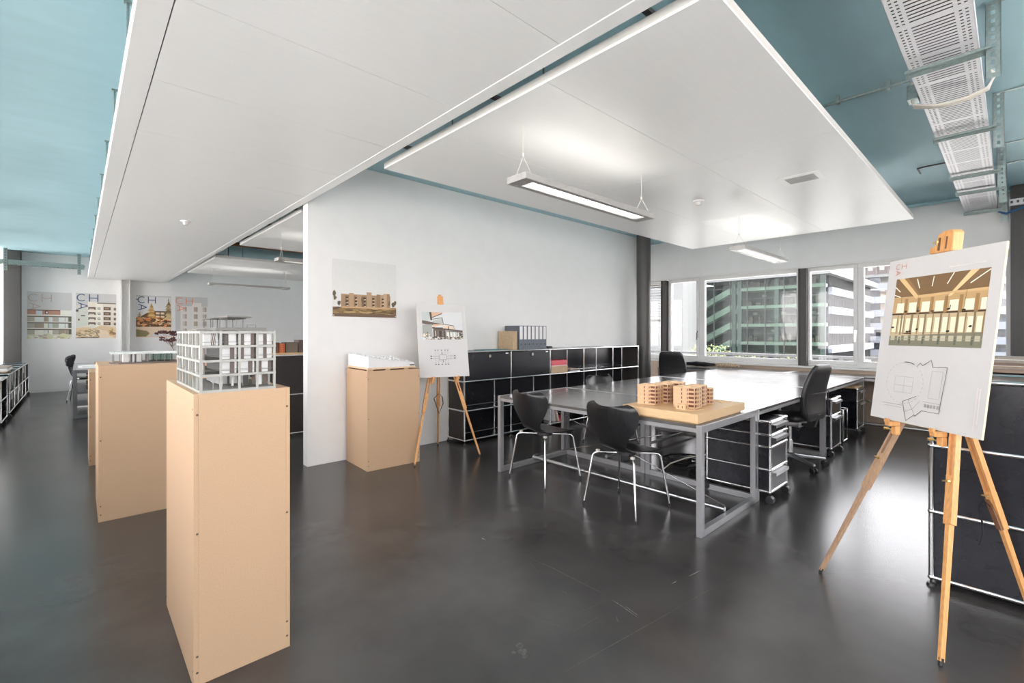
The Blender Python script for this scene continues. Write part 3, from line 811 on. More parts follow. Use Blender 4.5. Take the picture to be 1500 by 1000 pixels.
# four posters on the back wall
def windows(a, xs, ys, w, h, cols):
    for x in xs:
        for y in ys: a.rect(x, y, x + w, y + h, random.choice(cols))
PW, PH = .715, 1.06
U, V = (1, 0, 0), (0, 0, 1)
a = Art(); a.region(0, 0, PW, .655); a.rect(0, 0, 1, 1, (206, 202, 192)); a.up()
a.rect(0, .84, .74, 1, (172, 128, 108)); a.rect(0, .60, 1, .78, (168, 163, 150)); a.rect(0, .38, 1, .55, (160, 158, 146)); a.rect(0, .15, 1, .33, (165, 163, 150)); a.rect(.74, .8, 1, 1, (224, 218, 210)); a.up()
for y in (.60, .38, .15):
    for x, w in ((.16, .2), (.37, .08), (.48, .08), (.70, .14), (.86, .05)): a.rect(x, y, x + w, y + .15, random.choice([(205, 208, 205), (190, 195, 196), (150, 135, 118), (214, 212, 200)]))
    a.rect(0, y + .155, 1, y + .185, (88, 84, 74)); a.rect(.93, y, 1, y + .16, (98, 96, 84))
a.rect(.19, .84, .33, .97, (190, 198, 206)); a.rect(.39, .86, .46, .97, (60, 45, 40)); a.rect(0, .975, .74, 1, (110, 72, 60)); a.up()
a.rect(.41, .88, .45, .94, (245, 240, 235))
a.poly([(0, 0), (1, 0), (1, .12), (.8, .19), (.62, .10), (.45, .20), (.28, .10), (.1, .16), (0, .12)], (196, 196, 168))
for k in range(26): a.blob(random.random(), random.random() * .13, .06, .03, random.choice([(190, 198, 140), (214, 206, 196), (178, 160, 146), (216, 214, 206)]))
a.up(); a.logo(.012, PH - .05, .175, (172, 150, 142), .014)
sheet('poster', 'poster on the back wall with long pale balconies, leftmost of the row', 'poster', (-.826, 14.925, 1.205), U, V, PW, PH, a, group='posters on the back wall')

a = Art(); a.region(0, 0, PW, .86); a.rect(0, 0, 1, .9, (206, 200, 188)); a.up()
a.poly([(0, .3), (.29, .36), (.29, .82), (0, .86)], (196, 198, 188)); a.rect(.29, .34, .48, 1, (216, 208, 196)); a.rect(.48, .3, .66, .98, (222, 214, 202)); a.rect(.66, .3, 1, .97, (208, 200, 188)); a.up()
for y in (.36, .50, .64, .78):
    a.rect(.30, y, .48, y + .075, (92, 76, 66)); a.rect(.68, y, .86, y + .085, (86, 70, 62)); a.rect(.53, y + .01, .60, y + .07, (104, 92, 84)); a.rect(.94, y, 1, y + .07, (112, 92, 82))
a.rect(.12, .6, .22, .63, (96, 88, 80)); a.rect(.05, .48, .09, .53, (110, 80, 70)); a.rect(0, .72, .06, .78, (80, 70, 64)); a.rect(.52, .955, 1, .985, (120, 108, 94)); a.up()
for y in (.36, .50, .64, .78): a.rect(.32, y - .005, .45, y + .035, (200, 192, 180)); a.rect(.71, y + .02, .82, y + .06, (150, 126, 104)); a.rect(.545, y + .025, .59, y + .06, (196, 190, 184))
a.poly([(0, 0), (1, 0), (1, .30), (.6, .36), (.45, .28), (.2, .30), (0, .28)], (205, 182, 148)); a.up()
a.poly([(.55, 0), (.95, 0), (.75, .2), (.55, .24)], (222, 200, 176))
for k in range(60): a.blob(random.random() * .55, random.random() * .25, .05, .03, random.choice([(190, 168, 128), (170, 150, 118), (214, 200, 176), (148, 128, 100)]))
for k in range(14): a.blob(.8 + random.random() * .2, .08 + random.random() * .2, .06, .03, random.choice([(176, 140, 92), (140, 110, 80), (206, 176, 130)]))
a.path([(0, .0), (.3, .02), (.55, .0)], .02, (96, 90, 84)); a.path([(.34, .24), (.48, .16), (.58, .02)], .012, (90, 82, 74)); a.up()
a.logo(.012, PH - .02, .175, (44, 68, 112), .018)
sheet('poster', 'poster with a beige block and navy letters, left of the white steel column', 'poster', (-.036, 14.925, 1.215), U, V, PW, PH, a, group='posters on the back wall')

a = Art(); a.region(0, 0, PW, PH * .97); a.rect(0, 0, 1, 1, (206, 206, 206)); a.up()
a.poly([(0, .26), (1, .26), (1, .5), (.9, .64), (.5, .65), (.3, .6), (.1, .5), (0, .48)], (104, 74, 44)); a.rect(.5, .28, .9, .65, (86, 58, 40)); a.rect(0, 0, 1, .26, (214, 192, 168)); a.up()
for y in (.32, .41, .49, .57):
    for x in (.55, .69, .88): a.rect(x, y, x + .11, y + .05, (222, 196, 158))
    a.rect(.47, y + .06, .99, y + .075, (50, 34, 26))
def conifer(x, y0, h, w, cs):
    for k in range(13):
        f = k / 13; yy = y0 + h * f; ww = w * (1 - f) ** .8 * (.65 + .5 * random.random()); dx = random.uniform(-.02, .02)
        a.poly([(x - ww + dx, yy), (x, yy + h * .03), (x + ww + dx, yy - h * .01), (x + ww * .2, yy + h * .13), (x - ww * .2, yy + h * .13)], random.choice(cs))
conifer(.43, .46, .36, .2, [(196, 158, 96), (178, 136, 74), (210, 176, 120)]); conifer(.92, .45, .5, .19, [(158, 136, 96), (190, 168, 124), (120, 100, 66)]); conifer(.1, .42, .2, .12, [(150, 128, 84), (178, 158, 112)])
a.up()
for k in range(70): a.blob(random.random() * .95, .27 + random.random() * .22, .05, .02, random.choice([(206, 126, 66), (226, 140, 86), (120, 84, 48), (78, 54, 36), (214, 180, 128), (160, 110, 70)]))
a.rect(.22, .44, .42, .47, (232, 130, 78))
a.poly([(0, .02), (.28, .02), (.38, .1), (.3, .16), (0, .20)], (134, 122, 82)); a.poly([(.38, .02), (1, .02), (1, .14), (.5, .12)], (198, 196, 196)); a.up()
a.logo(.03, PH - .03, .168, (36, 66, 104), .018); a.rect(0, PH - .115, .03, PH - .095, (60, 70, 90))
sheet('poster', 'poster on the back wall with golden conifers and navy letters, right of the steel column', 'poster', (1.06, 14.925, 1.225), U, V, PW, PH, a, group='posters on the back wall')

a = Art(); a.region(0, 0, PW, PH * .9); a.rect(.15, 0, 1, .85, (214, 210, 206)); a.rect(.5, .0, .8, .95, (218, 213, 208)); a.up()
for y in (.1, .3, .5, .7):
    for x, c in ((.22, (198, 188, 178)), (.56, (176, 160, 146)), (.84, (188, 178, 170))):
        a.rect(x, y, x + .12, y + .13, c); a.rect(x + .07, y, x + .12, y + .13, (164, 150, 138))
a.up(); a.logo(.012, PH - .03, .172, (226, 124, 84), .014)
sheet('poster', 'faint pale poster with orange letters on the back wall, rightmost of the row', 'poster', (1.866, 14.925, 1.235), U, V, PW, PH, a, group='posters on the back wall')

# poster on the partition wall
w, h = .73, .602
a = Art(); a.region(0, 0, w, h); a.rect(0, 0, 1, 1, (206, 206, 203)); a.up()
a.rect(0, 0, 1, .17, (122, 96, 62)); a.poly([(.12, .17), (.9, .17), (.9, .40), (.12, .40)], (160, 132, 102)); a.up()
for x, ww, hh, c in ((.13, .05, .39, (150, 124, 96)), (.18, .06, .38, (132, 104, 78)), (.24, .07, .42, (166, 138, 108)), (.31, .05, .39, (142, 112, 84)), (.36, .07, .385, (160, 132, 104)), (.43, .08, .37, (118, 94, 68)),
                    (.51, .08, .45, (164, 138, 110)), (.59, .08, .40, (150, 122, 94)), (.67, .06, .42, (136, 108, 82)), (.73, .05, .415, (160, 134, 106)), (.78, .06, .44, (176, 150, 122)), (.84, .05, .44, (148, 120, 92))):
    a.rect(x, .16, x + ww, hh, c)
a.up()
for x in (.19, .325, .46, .60, .755):
    for y in (.2, .26, .32): a.rect(x, y, x + .035, y + .03, (62, 40, 30)); a.rect(x + .012, y - .012, x + .04, y, (206, 186, 160))
for k in range(60): a.blob(random.random(), random.random() * .17, .07, .018, random.choice([(146, 118, 76), (104, 80, 52), (168, 140, 92), (88, 68, 46), (128, 104, 60)]))
a.rect(0, 0, 1, .055, (104, 82, 64)); a.rect(.13, .155, .9, .18, (186, 152, 112))
for x, y, r in ((.02, .4, .03), (.03, .33, .03), (.09, .24, .03), (.98, .28, .03), (.95, .24, .04), (.88, .26, .02), (.44, .3, .02)): a.blob(x, y, r, .06, (94, 80, 60), 9, .5)
a.up(); a.rect(.01, .015, .022, .03, (230, 228, 224)); a.rect(.98, .015, .992, .03, (230, 228, 224))
sheet('poster', 'poster of a wide brown apartment block on the white partition wall', 'poster', (1.932, 4.805, 1.514), U, V, w, h, a)

# ---------------------------------------------------------------- easels and boards
def easel(label, feetL, feetR, rear, apex, rear_top, mast0, mast1, Uv, Nv, blocks, mats=('beech', 'beech', 'beech')):
    base = Vector(((feetL[0] + feetR[0]) / 2, (feetL[1] + feetR[1]) / 2, 0)); t = thing('easel', label, 'easel', base)
    Uv, Nv = Vector(Uv), Vector(Nv)
    for (f, tp, m) in ((feetL, apex + Uv * -.035, mats[0]), (feetR, apex + Uv * .035, mats[1]), (rear, rear_top, mats[2])):
        f, tp = Vector(f), Vector(tp); d = (tp - f); mid = f + d * .40; low = f + d * .012
        up = Nv
        b = MB()
        s = d.normalized().cross(up).normalized()
        for k in (-1, 1): b.beam(mid + s * k * .0125, tp + s * k * .0125, .011, .024, up)   # twin rails
        b.beam(mid - d * .015, mid + d * .13, .037, .0255, up); b.beam(tp - d * .09, tp, .037, .0255, up)
        l = b.build('leg', m, t, off=base)
        e = MB().beam(low, mid + d * .05, .015, .018, up, 0, .021, .0226)
        e.build('leg_extension', m, l, off=base)
        MB().cyl(f, low + d * .008, .008, .010, 10).build('rubber_tip', 'black_plastic', l, off=base)
        k = mid + d * .115; c = MB().cyl(k - up.normalized() * .025, k + up.normalized() * .03, .0035, n=8)
        c.beam(k + up.normalized() * .028 - s * .014, k + up.normalized() * .028 + s * .014, .006, .012, up)
        c.build('wing_screw', 'brass', l, off=base)
    b = MB().beam(mast0, mast1, .030, .020, Nv); b.build('mast', 'beech', t, off=base)
    for q in blocks:
        q = Vector(q); b = MB()
        b.obox(q + Nv * .010, Uv * .014, Vector((0, 0, .012)), Nv * .030)
        b.obox(q + Nv * .040 + Vector((0, 0, .016)), Uv * .013, Vector((0, 0, .010)), Nv * .006)
        b.obox(q - Vector((0, 0, .035)) - Nv * .006, Uv * .014, Vector((0, 0, .022)), Nv * .013)
        o = b.build('board_support', 'beech', t, bevel=.003, off=base)
        c = MB().cyl(q - Vector((0, 0, .035)) - Uv * .05, q - Vector((0, 0, .035)) - Uv * .017, .004, n=8).beam(q - Vector((0, 0, .035)) - Uv * .05 + Nv * -.014, q - Vector((0, 0, .035)) - Uv * .05 + Nv * .014, .012, .006, Uv)
        c.build('wing_screw', 'brass', o, off=base)
    return t, base
def lean(Uv, Nv, ang):
    return (Vector((0, 0, 1)) * math.cos(ang) - Vector(Nv) * math.sin(ang)).normalized()

# front easel: U runs left to right as seen from the front, N faces the viewer
U = Vector((-.661, -.750, 0)).normalized(); Nn = Vector((-.750, .661, 0)).normalized()
BL = Vector((3.173, .531, .893)); ang = .133; Vv = lean(U, Nn, ang); w, h = .587, .846
C = BL + U * w / 2
apex = Vector((3.115, .193, 1.34))
m0 = C - Nn * .055 + Vector((0, 0, .02)); m1 = C - Nn * .06 + Vv * .93 - Nn * .0
e1, base1 = easel('wooden tripod easel in the right foreground with a big presentation board', (3.048, .738, 0), (2.55, .199, 0), (3.19, -.075, 0), apex, Vector((3.075, .205, 1.13)), m0, m1, U, Nn,
    [BL + U * .155 + Vector((0, 0, -.014)), BL + U * .405 + Vector((0, 0, -.014))], ('beech_grey', 'beech', 'beech'))
hb = MB(); q = C + Vv * (h + .005) - Nn * .02
prof = [(-.055, -.004), (.062, -.004), (.062, .085), (.048, .100), (.012, .100), (-.018, .088), (-.026, .055), (-.028, .035), (-.055, .026)]
vs = [q + U * x + Vv * y + Nn * s for s in (-.022, .03) for x, y in prof]; n = len(prof)
hb.add(vs, [tuple(range(n - 1, -1, -1)), tuple(range(n, 2 * n))] + [(i, (i + 1) % n, n + (i + 1) % n, n + i) for i in range(n)])
o = hb.build('top_clamp', 'beech', e1, bevel=.004, off=base1)
b = MB(); b.obox(q + U * .03 + Vv * .04 + Nn * .030, U * .004, Vv * .03, Nn * .001); b.obox(q - U * .006 + Vv * .038 + Nn * .030, U * .006, Vv * .032, Nn * .001)
b.build('clamp_slot', 'dark_wood', o, off=base1)
b = MB().cyl(q - U * .06 + Vv * .055 + Nn * .01, q - U * .012 + Vv * .05 + Nn * .032, .005, n=8); b.build('wing_screw', 'brass', o, off=base1)
st = MB(); p0 = Vector((3.19, -.075, 0)); pd = Vector((3.075, .205, 1.13)) - p0; k = p0 + pd * .47 + Nn * .02
st.tube([k, k - U * .03 + Vector((0, 0, .02)), k - U * .055 + Vector((0, 0, -.02)), k - U * .04 + Vector((0, 0, -.09)), k - U * .035 + Vector((0, 0, -.14)), k - U * .055 + Vector((0, 0, -.2))], .004, 6)
st.build('strap', 'black_fabric', e1, off=base1)
b = MB(); b.obox(k + U * .01 - Vector((0, 0, .03)), U * .012, Vector((.02, .02, .06)), Nn * .003); b.build('strap_buckle', 'dark_wood', e1, off=base1)

a = Art(); px0, px1, py0, py1 = .058, .538, .388, .742
a.region(px0, py0, px1, py1); a.rect(0, 0, 1, 1, (176, 152, 112)); a.up()
a.poly([(0, .62), (1, .72), (1, 1), (0, 1)], (118, 92, 62)); a.rect(0, .46, 1, .72, (182, 150, 106)); a.rect(0, 0, 1, .46, (186, 168, 132)); a.poly([(0, 0), (1, 0), (1, .20), (0, .14)], (120, 118, 100)); a.up()
a.poly([(.03, 1), (.10, 1), (.31, .70), (.27, .68)], (206, 176, 128)); a.poly([(.82, 1), (.90, 1), (.66, .69), (.62, .68)], (214, 186, 138)); a.poly([(.10, 1), (.15, 1), (.33, .71), (.31, .70)], (140, 108, 70))
a.poly([(.27, .68), (.66, .72), (1, .72), (1, .76), (.3, .73)], (196, 164, 116)); a.rect(0, .455, 1, .478, (64, 48, 34)); a.up()
for p, q in (((.0, .88), (.07, .8)), ((.26, .97), (.30, .83)), ((.45, .98), (.44, .84)), ((.66, 1), (.6, .85)), ((1, .98), (.83, .83)), ((0, .76), (.08, .72))): a.line(p, q, .005, (244, 232, 206))
for k in range(7):
    x = .05 + k * .15; a.rect(x, .485, x + .09, .63, (236, 222, 196)); a.rect(x + .095, .46, x + .13, .69, (150, 118, 78))
for k in range(12):
    x = .02 + k * .083; a.rect(x, .20, x + .05, .40, (232, 218, 190)); a.rect(x + .055, .17, x + .066, .45, (134, 112, 80))
    a.rect(x, .08, x + .05, .15, (176, 170, 146))
for x in (.12, .25, .40, .57, .74, .9): a.rect(x, .16, x + .02, .46, (128, 112, 86)); a.rect(x, .03, x + .02, .13, (92, 96, 82))
a.up()
for x, y in ((.17, .50), (.32, .50), (.48, .49), (.65, .51), (.8, .49), (.22, .205), (.25, .21), (.33, .24), (.67, .21), (.88, .27), (.03, .27)): a.blob(x, y, .025, .02, (52, 42, 36), 8, .5)
for x in (.31, .66): a.line((x, .5), (x + .005, .56), .004, (52, 42, 36))
a.blob(.22, .18, .07, .012, (96, 66, 46)); a.line((.1, .62), (.1, .72), .002, (110, 88, 60)); a.line((.8, .52), (.81, .8), .002, (110, 88, 60)); a.line((.62, .55), (.62, .7), .002, (120, 98, 70))
a.rect(0, .105, 1, .111, (150, 148, 128))
a.region(0, 0, 1, 1)
# floor plan
cx, cy, r = .185, .200, .105
a.up()
for k in range(60):
    t0, t1 = 2 * PI * k / 60, 2 * PI * (k + 1) / 60; dark = 60 < math.degrees(t0) < 96
    if k % 2 == 0 or dark: a.line((cx + r * math.cos(t0), cy + r * math.sin(t0)), (cx + r * math.cos(t1), cy + r * math.sin(t1)), .004 if dark else .0018, (60, 58, 56) if dark else (150, 148, 146))
for y in (-.05, -.015, .03): a.line((cx - .055, cy + y), (cx + .05, cy + y), .0018, (158, 156, 154))
for x in (-.055, 0, .05): a.line((cx + x, cy - .05), (cx + x, cy + .03), .0018, (162, 160, 158))
a.path([(.245, .285), (.262, .305), (.275, .292), (.318, .322), (.330, .288), (.402, .292), (.388, .075), (.300, .075), (.268, .043), (.262, .048), (.222, .012), (.190, .105), (.262, .140)], .0022, (66, 64, 62))
a.path([(.222, .116), (.268, .043)], .0014, (90, 88, 86)); a.path([(.205, .055), (.250, .075), (.285, .120)], .0012, (110, 108, 106)); a.path([(.30, .12), (.39, .118)], .0012, (100, 98, 96))
for k in range(5): a.rect(.31 + k * .016, .094, .321 + k * .016, .110, (150, 148, 146))
a.path([(.07, .085), (.19, .085)], .0016, (90, 88, 86)); a.path([(.08, .073), (.19, .073)], .0012, (110, 108, 106))
a.path([(.33, .27), (.385, .27), (.38, .14), (.325, .14), (.33, .27)], .0016, (158, 156, 154))
for k in range(30): a.rect(.350 + k * .0056, .766 + .0, .354 + k * .0056, .772 + (.003 if k % 7 == 0 else 0), (206, 200, 196))     # unreadably small caption
for k in range(34): a.rect(.548, .03 + k * .0055, .553, .034 + k * .0055, (208, 200, 196)); a.rect(.560, .06 + k * .0045, .5635, .064 + k * .0045, (214, 208, 206))
a.logo(.047, .823, .030, (196, 116, 84), .0028)
sheet('presentation_board', 'large white board on the front easel, timber hall interior and floor plan', 'board', BL, U, Vv, w, h, a, thick=.010, edge='board_edge')

# easel by the partition
U = Vector((.951, -.308, 0)).normalized(); Nn = Vector((-.308, -.951, 0)).normalized()
C = Vector((2.935, 4.225, .862)); ang = .20; Vv = lean(U, Nn, ang); w, h = .56, .815
BL = C - U * w / 2
apex = C - Nn * .23 + Vector((0, 0, .44))
e2, base2 = easel('wooden tripod easel in front of the partition beside the terrain model box', (2.475, 4.10, 0), (3.22, 3.97, 0), (3.16, 4.70, 0), apex, C - Nn * .25 + Vector((0, 0, .38)), C - Nn * .035 + Vector((0, 0, .02)), C - Nn * .035 + Vv * .93, U, Nn,
    [BL + U * .14 + Vector((0, 0, -.014)), BL + U * .42 + Vector((0, 0, -.014))])
MB().obox(C + Vv * .862 - Nn * .02, U * .03, Vv * .05, Nn * .022).build('top_clamp', 'beech', e2, bevel=.004, off=base2)
st = MB(); p0 = Vector((3.16, 4.70, 0)); pd = (C - Nn * .25 + Vector((0, 0, .38))) - p0; k = p0 + pd * .5 + Nn * .03
st.tube([k + Vector((0, 0, .02)), k - U * .06 + Vector((0, 0, -.04)), k + Vector((0, 0, -.22)), k + U * .05 + Vector((0, 0, -.1)), k + U * .04 + Vector((0, 0, -.03))], .006, 6, closed=True)
st.build('strap', 'dark_wood', e2, off=base2)
a = Art(); a.region(.055, .415, .515, .725); a.rect(0, 0, 1, 1, (196, 198, 198)); a.up()
a.poly([(0, .68), (.2, .66), (.2, 1), (0, 1)], (176, 182, 180)); a.poly([(.22, 1), (.52, 1), (.5, .94), (.25, .8)], (196, 164, 138)); a.poly([(0, .7), (.24, .64), (.52, .58), (.52, .54), (.24, .52), (0, .58)], (96, 84, 74)); a.rect(0, .1, .24, .55, (150, 152, 146)); a.rect(.26, .08, .56, .44, (82, 72, 66))
a.poly([(.5, .52), (.76, .5), (.78, .34), (.5, .38)], (206, 188, 168)); a.rect(.56, .06, .98, .30, (168, 166, 158)); a.up()
a.line((.21, 1), (.23, .7), .022, (78, 66, 60)); a.line((.25, .8), (.5, .95), .008, (60, 52, 46)); a.poly([(.26, .7), (.5, .78), (.52, .56), (.26, .62)], (168, 170, 168)); a.path([(.26, .74), (.5, .8), (.52, .55)], .007, (84, 78, 72))
a.poly([(.26, .55), (.52, .56), (.26, .44)], (204, 170, 142)); a.line((.24, .43), (1, .30), .016, (80, 70, 64)); a.line((.26, .36), (1, .26), .01, (104, 92, 84)); a.line((.52, .56), (.78, .5), .007, (84, 76, 70)); a.line((.78, .5), (.79, .34), .005, (110, 100, 92)); a.line((.64, .48), (.65, .34), .01, (60, 54, 50))
for x in (.3, .36, .42, .48): a.rect(x, .12, x + .03, .32, random.choice([(176, 160, 146), (58, 50, 46), (124, 110, 98)]))
for x in (.6, .68, .76, .84): a.rect(x, .1, x + .05, .26, (206, 208, 204))
for x in (.55, .66, .86): a.rect(x, .02, x + .014, .30, (70, 62, 56))
a.up()
for k in range(60): a.blob(random.random(), random.random() * .10, .03, .03, random.choice([(84, 74, 62), (196, 184, 166), (120, 108, 92), (62, 56, 50), (160, 146, 128)]))
for k in range(18): a.blob(random.random() * .14 + .02, .1 + random.random() * .16, .025, .03, random.choice([(214, 204, 188), (150, 136, 116), (96, 86, 72)]))
for k in range(8): a.blob(.92 + random.random() * .08, .1 + random.random() * .12, .03, .03, (76, 70, 62))
a.region(0, 0, 1, 1); cx, cy = .27, .21
for x in (-.085, -.055, -.015, .025, .055):
    a.line((cx + x, cy + .04), (cx + x, cy + .085), .0022, (120, 120, 120)); a.rect(cx + x - .008, cy + .083, cx + x + .008, cy + .09, (40, 40, 40))
    a.line((cx + x, cy - .02), (cx + x, cy - .07), .0022, (120, 120, 120)); a.rect(cx + x - .008, cy - .075, cx + x + .008, cy - .068, (40, 40, 40))
for y in (-.005, .02):
    for s in (-1, 1): a.line((cx + s * .045, cy + y), (cx + s * .135, cy + y), .003, (100, 100, 100)); a.rect(cx + s * .135 - .006, cy + y - .007, cx + s * .135 + .006, cy + y + .007, (40, 40, 40))
a.path([(cx - .045, cy - .022), (cx + .04, cy - .022), (cx + .04, cy + .032), (cx - .045, cy + .032), (cx - .045, cy - .022)], .003, (84, 84, 84)); a.line((cx - .09, cy - .03), (cx - .09, cy + .045), .002, (150, 150, 150)); a.line((cx + .09, cy - .03), (cx + .09, cy + .045), .002, (150, 150, 150))
a.line((cx, cy - .022), (cx, cy - .05), .006, (90, 90, 90)); a.line((cx - .01, cy + .032), (cx - .01, cy + .06), .006, (90, 90, 90))
a.logo(.022, .795, .026, (186, 176, 176), .002)
sheet('presentation_board', 'white board on the easel by the partition, photo of dark balconies over a plan', 'board', BL, U, Vv, w, h, a, thick=.008, edge='board_edge')
# ---------------------------------------------------------------- grey frame building model
t = thing('building_model', 'grey open frame building model standing on the front fibreboard box', 'model', (.345, 2.12, 1.111))
W, D, HH = .26, .56, .236; xs = [W * k / 4 for k in range(5)]; ys = [D * k / 7 for k in range(8)]; zs = [.012 + .056 * k for k in range(5)]
MB().box(-.004, W + .006, -.003, D + .006, 0, .010).build('base_plate', 'model_grey', t)
f = MB(); c = .0042
for x in xs:
    for y in (0, D): f.box(x - c, x + c, y - c, y + c, .010, HH + .006)
for y in ys[1:-1]:
    for x in (0, W): f.box(x - c, x + c, y - c, y + c, .010, HH + .006)
f.build('column_frame', 'model_grey', t)
for k, z in enumerate(zs[1:]):
    s = MB().box(-.005, W + .005, -.005, D + .005, z - .0055, z + .0035)
    s.build('floor_slab', 'model_grey', t)
class Panels:
    def __init__(s, n, m): s.n, s.m = n, m
    def box(s, *q): MB().box(*q).build(s.n, s.m, t)
wl, br, dk, ra = Panels('white_wall', 'model_white'), Panels('brown_wall', 'model_brown'), Panels('window_opening', 'black_plastic'), MB()
random.seed(11)
for k, z in enumerate(zs[:-1]):
    z0, z1 = z + .004, z + .050
    if k > 0:
        for i in range(4):                                          # set-back walls of the front
            x = xs[i] + .005
            segs = random.choice([[('w', .022), ('b', .013), ('w', .02)], [('b', .015), ('w', .025), ('b', .014)], [('d', .012), ('b', .013), ('w', .028)], [('w', .03), ('b', .016), ('w', .008)]])
            if i == 0 and k != 3: segs = [('w', .0) , ('b', .0)]
            for kind, ww in segs:
                if ww: (wl if kind == 'w' else br if kind == 'b' else dk).box(x, x + ww - .001, .014, .0155, z0, z1)
                x += ww
            ra.box(xs[i] + c, xs[i + 1] - c, -.001, .0005, z0 + .012, z0 + .0135)
            if k < 3: ra.box(xs[i] + c, xs[i + 1] - c, -.001, .0005, z0 + .017, z0 + .018)
        for j in range(7):
            y = ys[j] + .008
            (br if (j + k) % 3 else wl).box(.012, .0135, y, y + .028, z0, z1); (wl if (j + k) % 2 else br).box(.012, .0135, y + .034, y + .064, z0, z1)
            ra.box(-.001, .0005, ys[j] + c, ys[j + 1] - c, z0 + .012, z0 + .0135)
    else:
        for j in range(1, 7):
            br.box(.016, .018, ys[j] + .01, ys[j] + .045, z0, z1)
        for i, q in enumerate((.075, .10, .115, .135, .155)): (dk if i % 2 else wl).box(q, q + .008, .06, .062, z0, z1)
        br.box(.19, .20, .05, .052, z0, z1); wl.box(.205, .225, .05, .052, z0, z1); br.box(.23, .245, .05, .052, z0, z1); dk.box(.15, .17, .03, .031, z0, z1)
    wl.box(.09, .20, .16, .162, z0, z1); wl.box(.09, .092, .16, .42, z0, z1); wl.box(.20, .202, .16, .42, z0, z1)
    wl.box(W - .012, W - .0105, .03, D - .03, z0, z1 if k else z0 + .002)
for q in range(5): MB().beam((.028 + q * .006, .013, zs[3] + .05), (.034 + q * .007, .013, zs[3] + .006), .0025, .002).build('leaning_strip', 'model_white', t)
ra.build('railings', 'model_grey_dark', t)
r = MB().box(.052, W - .028, .012, D - .08, HH + .0065, HH + .019).box(0, .03, .10, .28, HH + .0065, HH + .010)
r.build('roof_edge', 'model_grey_dark', t)
p = MB()
for x in (.06, .085, .11, .145, .17):
    for y in (.12, .30): p.box(x - .0013, x + .0013, y - .0013, y + .0013, HH + .019, HH + .058)
p.box(.055, .18, .11, .31, HH + .056, HH + .059).box(.10, .19, .06, .33, HH + .061, HH + .067)
for x in (.182, .215): p.box(x - .0008, x + .0008, .1, .1016, HH + .019, HH + .031)
p.box(.182, .215, .1, .1016, HH + .030, HH + .0315)
p.build('roof_pavilion', 'model_grey_dark', t)
tr = MB()
tr.tube([(.045, .03, .012), (.045, .03, .05)], .0008, 5)
for k in range(12):
    an = k * .9; tr.tube([(.045, .03, .03 + .0015 * k), (.045 + .012 * math.cos(an), .03 + .012 * math.sin(an), .046)], .0005, 4)
tr.build('model_tree', 'model_white', t)

# ---------------------------------------------------------------- pavilion model with dried flower tree
t = thing('pavilion_model', 'flat white pavilion model with a dried flower tree on a fibreboard box', 'model', (.20, 4.56, 1.1075))
b = MB(); n = 28
b.prism([(.21 + .23 * math.cos(2 * PI * k / n) * (1 + .06 * math.sin(3 * k)), .12 + .14 * math.sin(2 * PI * k / n)) for k in range(n)], 0, .012)
b.build('base_plate', 'model_brown', t)
MB().box(-.02, .40, 0, .24, .074, .088).box(.0, .385, .01, .23, .088, .092).build('roof_slab', 'acrylic', t)
b = MB()
for x, ww in ((.05, .035), (.105, .012), (.13, .03), (.20, .006)): b.box(x, x + ww, .05, .20, .012, .074)
b.build('walls', 'model_white', t)
b = MB()
for x in (-.005, .04, .09, .16, .20, .25, .30, .34, .375):
    for y in (.015, .225): b.box(x - .002, x + .002, y - .002, y + .002, .010, .074)
b.build('columns', 'model_grey_dark', t)
b = MB().box(.22, .30, .03, .034, .014, .07).box(.305, .37, .03, .034, .014, .07).box(.22, .37, .18, .184, .014, .07); b.build('glazing', 'facade_glass', t)
b = MB(); b.tube([(.41, .10, .01), (.385, .10, .07), (.36, .10, .12), (.345, .10, .15)], .0026, 6, taper=.0015)
tips = []
for k in range(15):
    x = .29 + .13 * random.random(); z = .165 + .075 * (1 if k % 3 == 0 else random.random() * .55); y = .06 + .08 * random.random()
    b.tube([(.36, .10, .115 + .02 * random.random()), ((x + .36) / 2, (y + .10) / 2, (z + .14) / 2 - .008), (x, y, z)], .001, 4); tips.append((x, y, z))
tree = b.build('flower_stem', 'plant_stem', t)
b = MB()
for x, y, z in tips + [(.26 + .17 * k / 9, .10 + .03 * math.sin(k), .232 + .012 * math.sin(k * .7)) for k in range(10)]:
    for q in range(7): b.sphere((x + random.uniform(-.016, .016), y + random.uniform(-.016, .016), z + random.uniform(-.007, .008)), .0068, 6)
b.build('flower_heads', 'leaf_dark', tree)

# ---------------------------------------------------------------- white terrain model
t = thing('terrain_model', 'white plaster city terrain model on the box by the partition wall', 'model', (2.03, 4.235, .972), -.045)
MB().box(.01, .53, -.005, .53, .014, .030).build('base_board', 'mdf_edge', t)
b = MB()
for x, y in ((.02, .0), (.2, .0), (.40, .0), (.02, .48), (.40, .48)): b.box(x, x + .05, y + .005, y + .04, .0005, .0138)
b.build('spacer_blocks', 'mdf', t)
b = MB(); n = 46; random.seed(5); hs = {}
for i in range(n + 1):
    for j in range(n + 1):
        u, v = i / n, j / n
        z = .034 + .072 * (1 - u) ** 1.1 + .034 * math.exp(-((u - .62) ** 2 + (v - .4) ** 2) / .03) + .02 * v * (1 - u)
        if 0 < i < n and 0 < j < n: z += random.choice([0, 0, .003, .010, .018]) * (1 if (int(i / 2) + int(j / 2)) % 2 else .4)
        hs[i, j] = z
vs = [(.02 + .50 * i / n, .005 + .51 * j / n, .03 + hs[i, j]) for i in range(n + 1) for j in range(n + 1)]
k = n + 1
fs = [(i * k + j, (i + 1) * k + j, (i + 1) * k + j + 1, i * k + j + 1) for i in range(n) for j in range(n)]
o0 = len(vs); vs += [(x, y, .03) for x, y, z in vs]
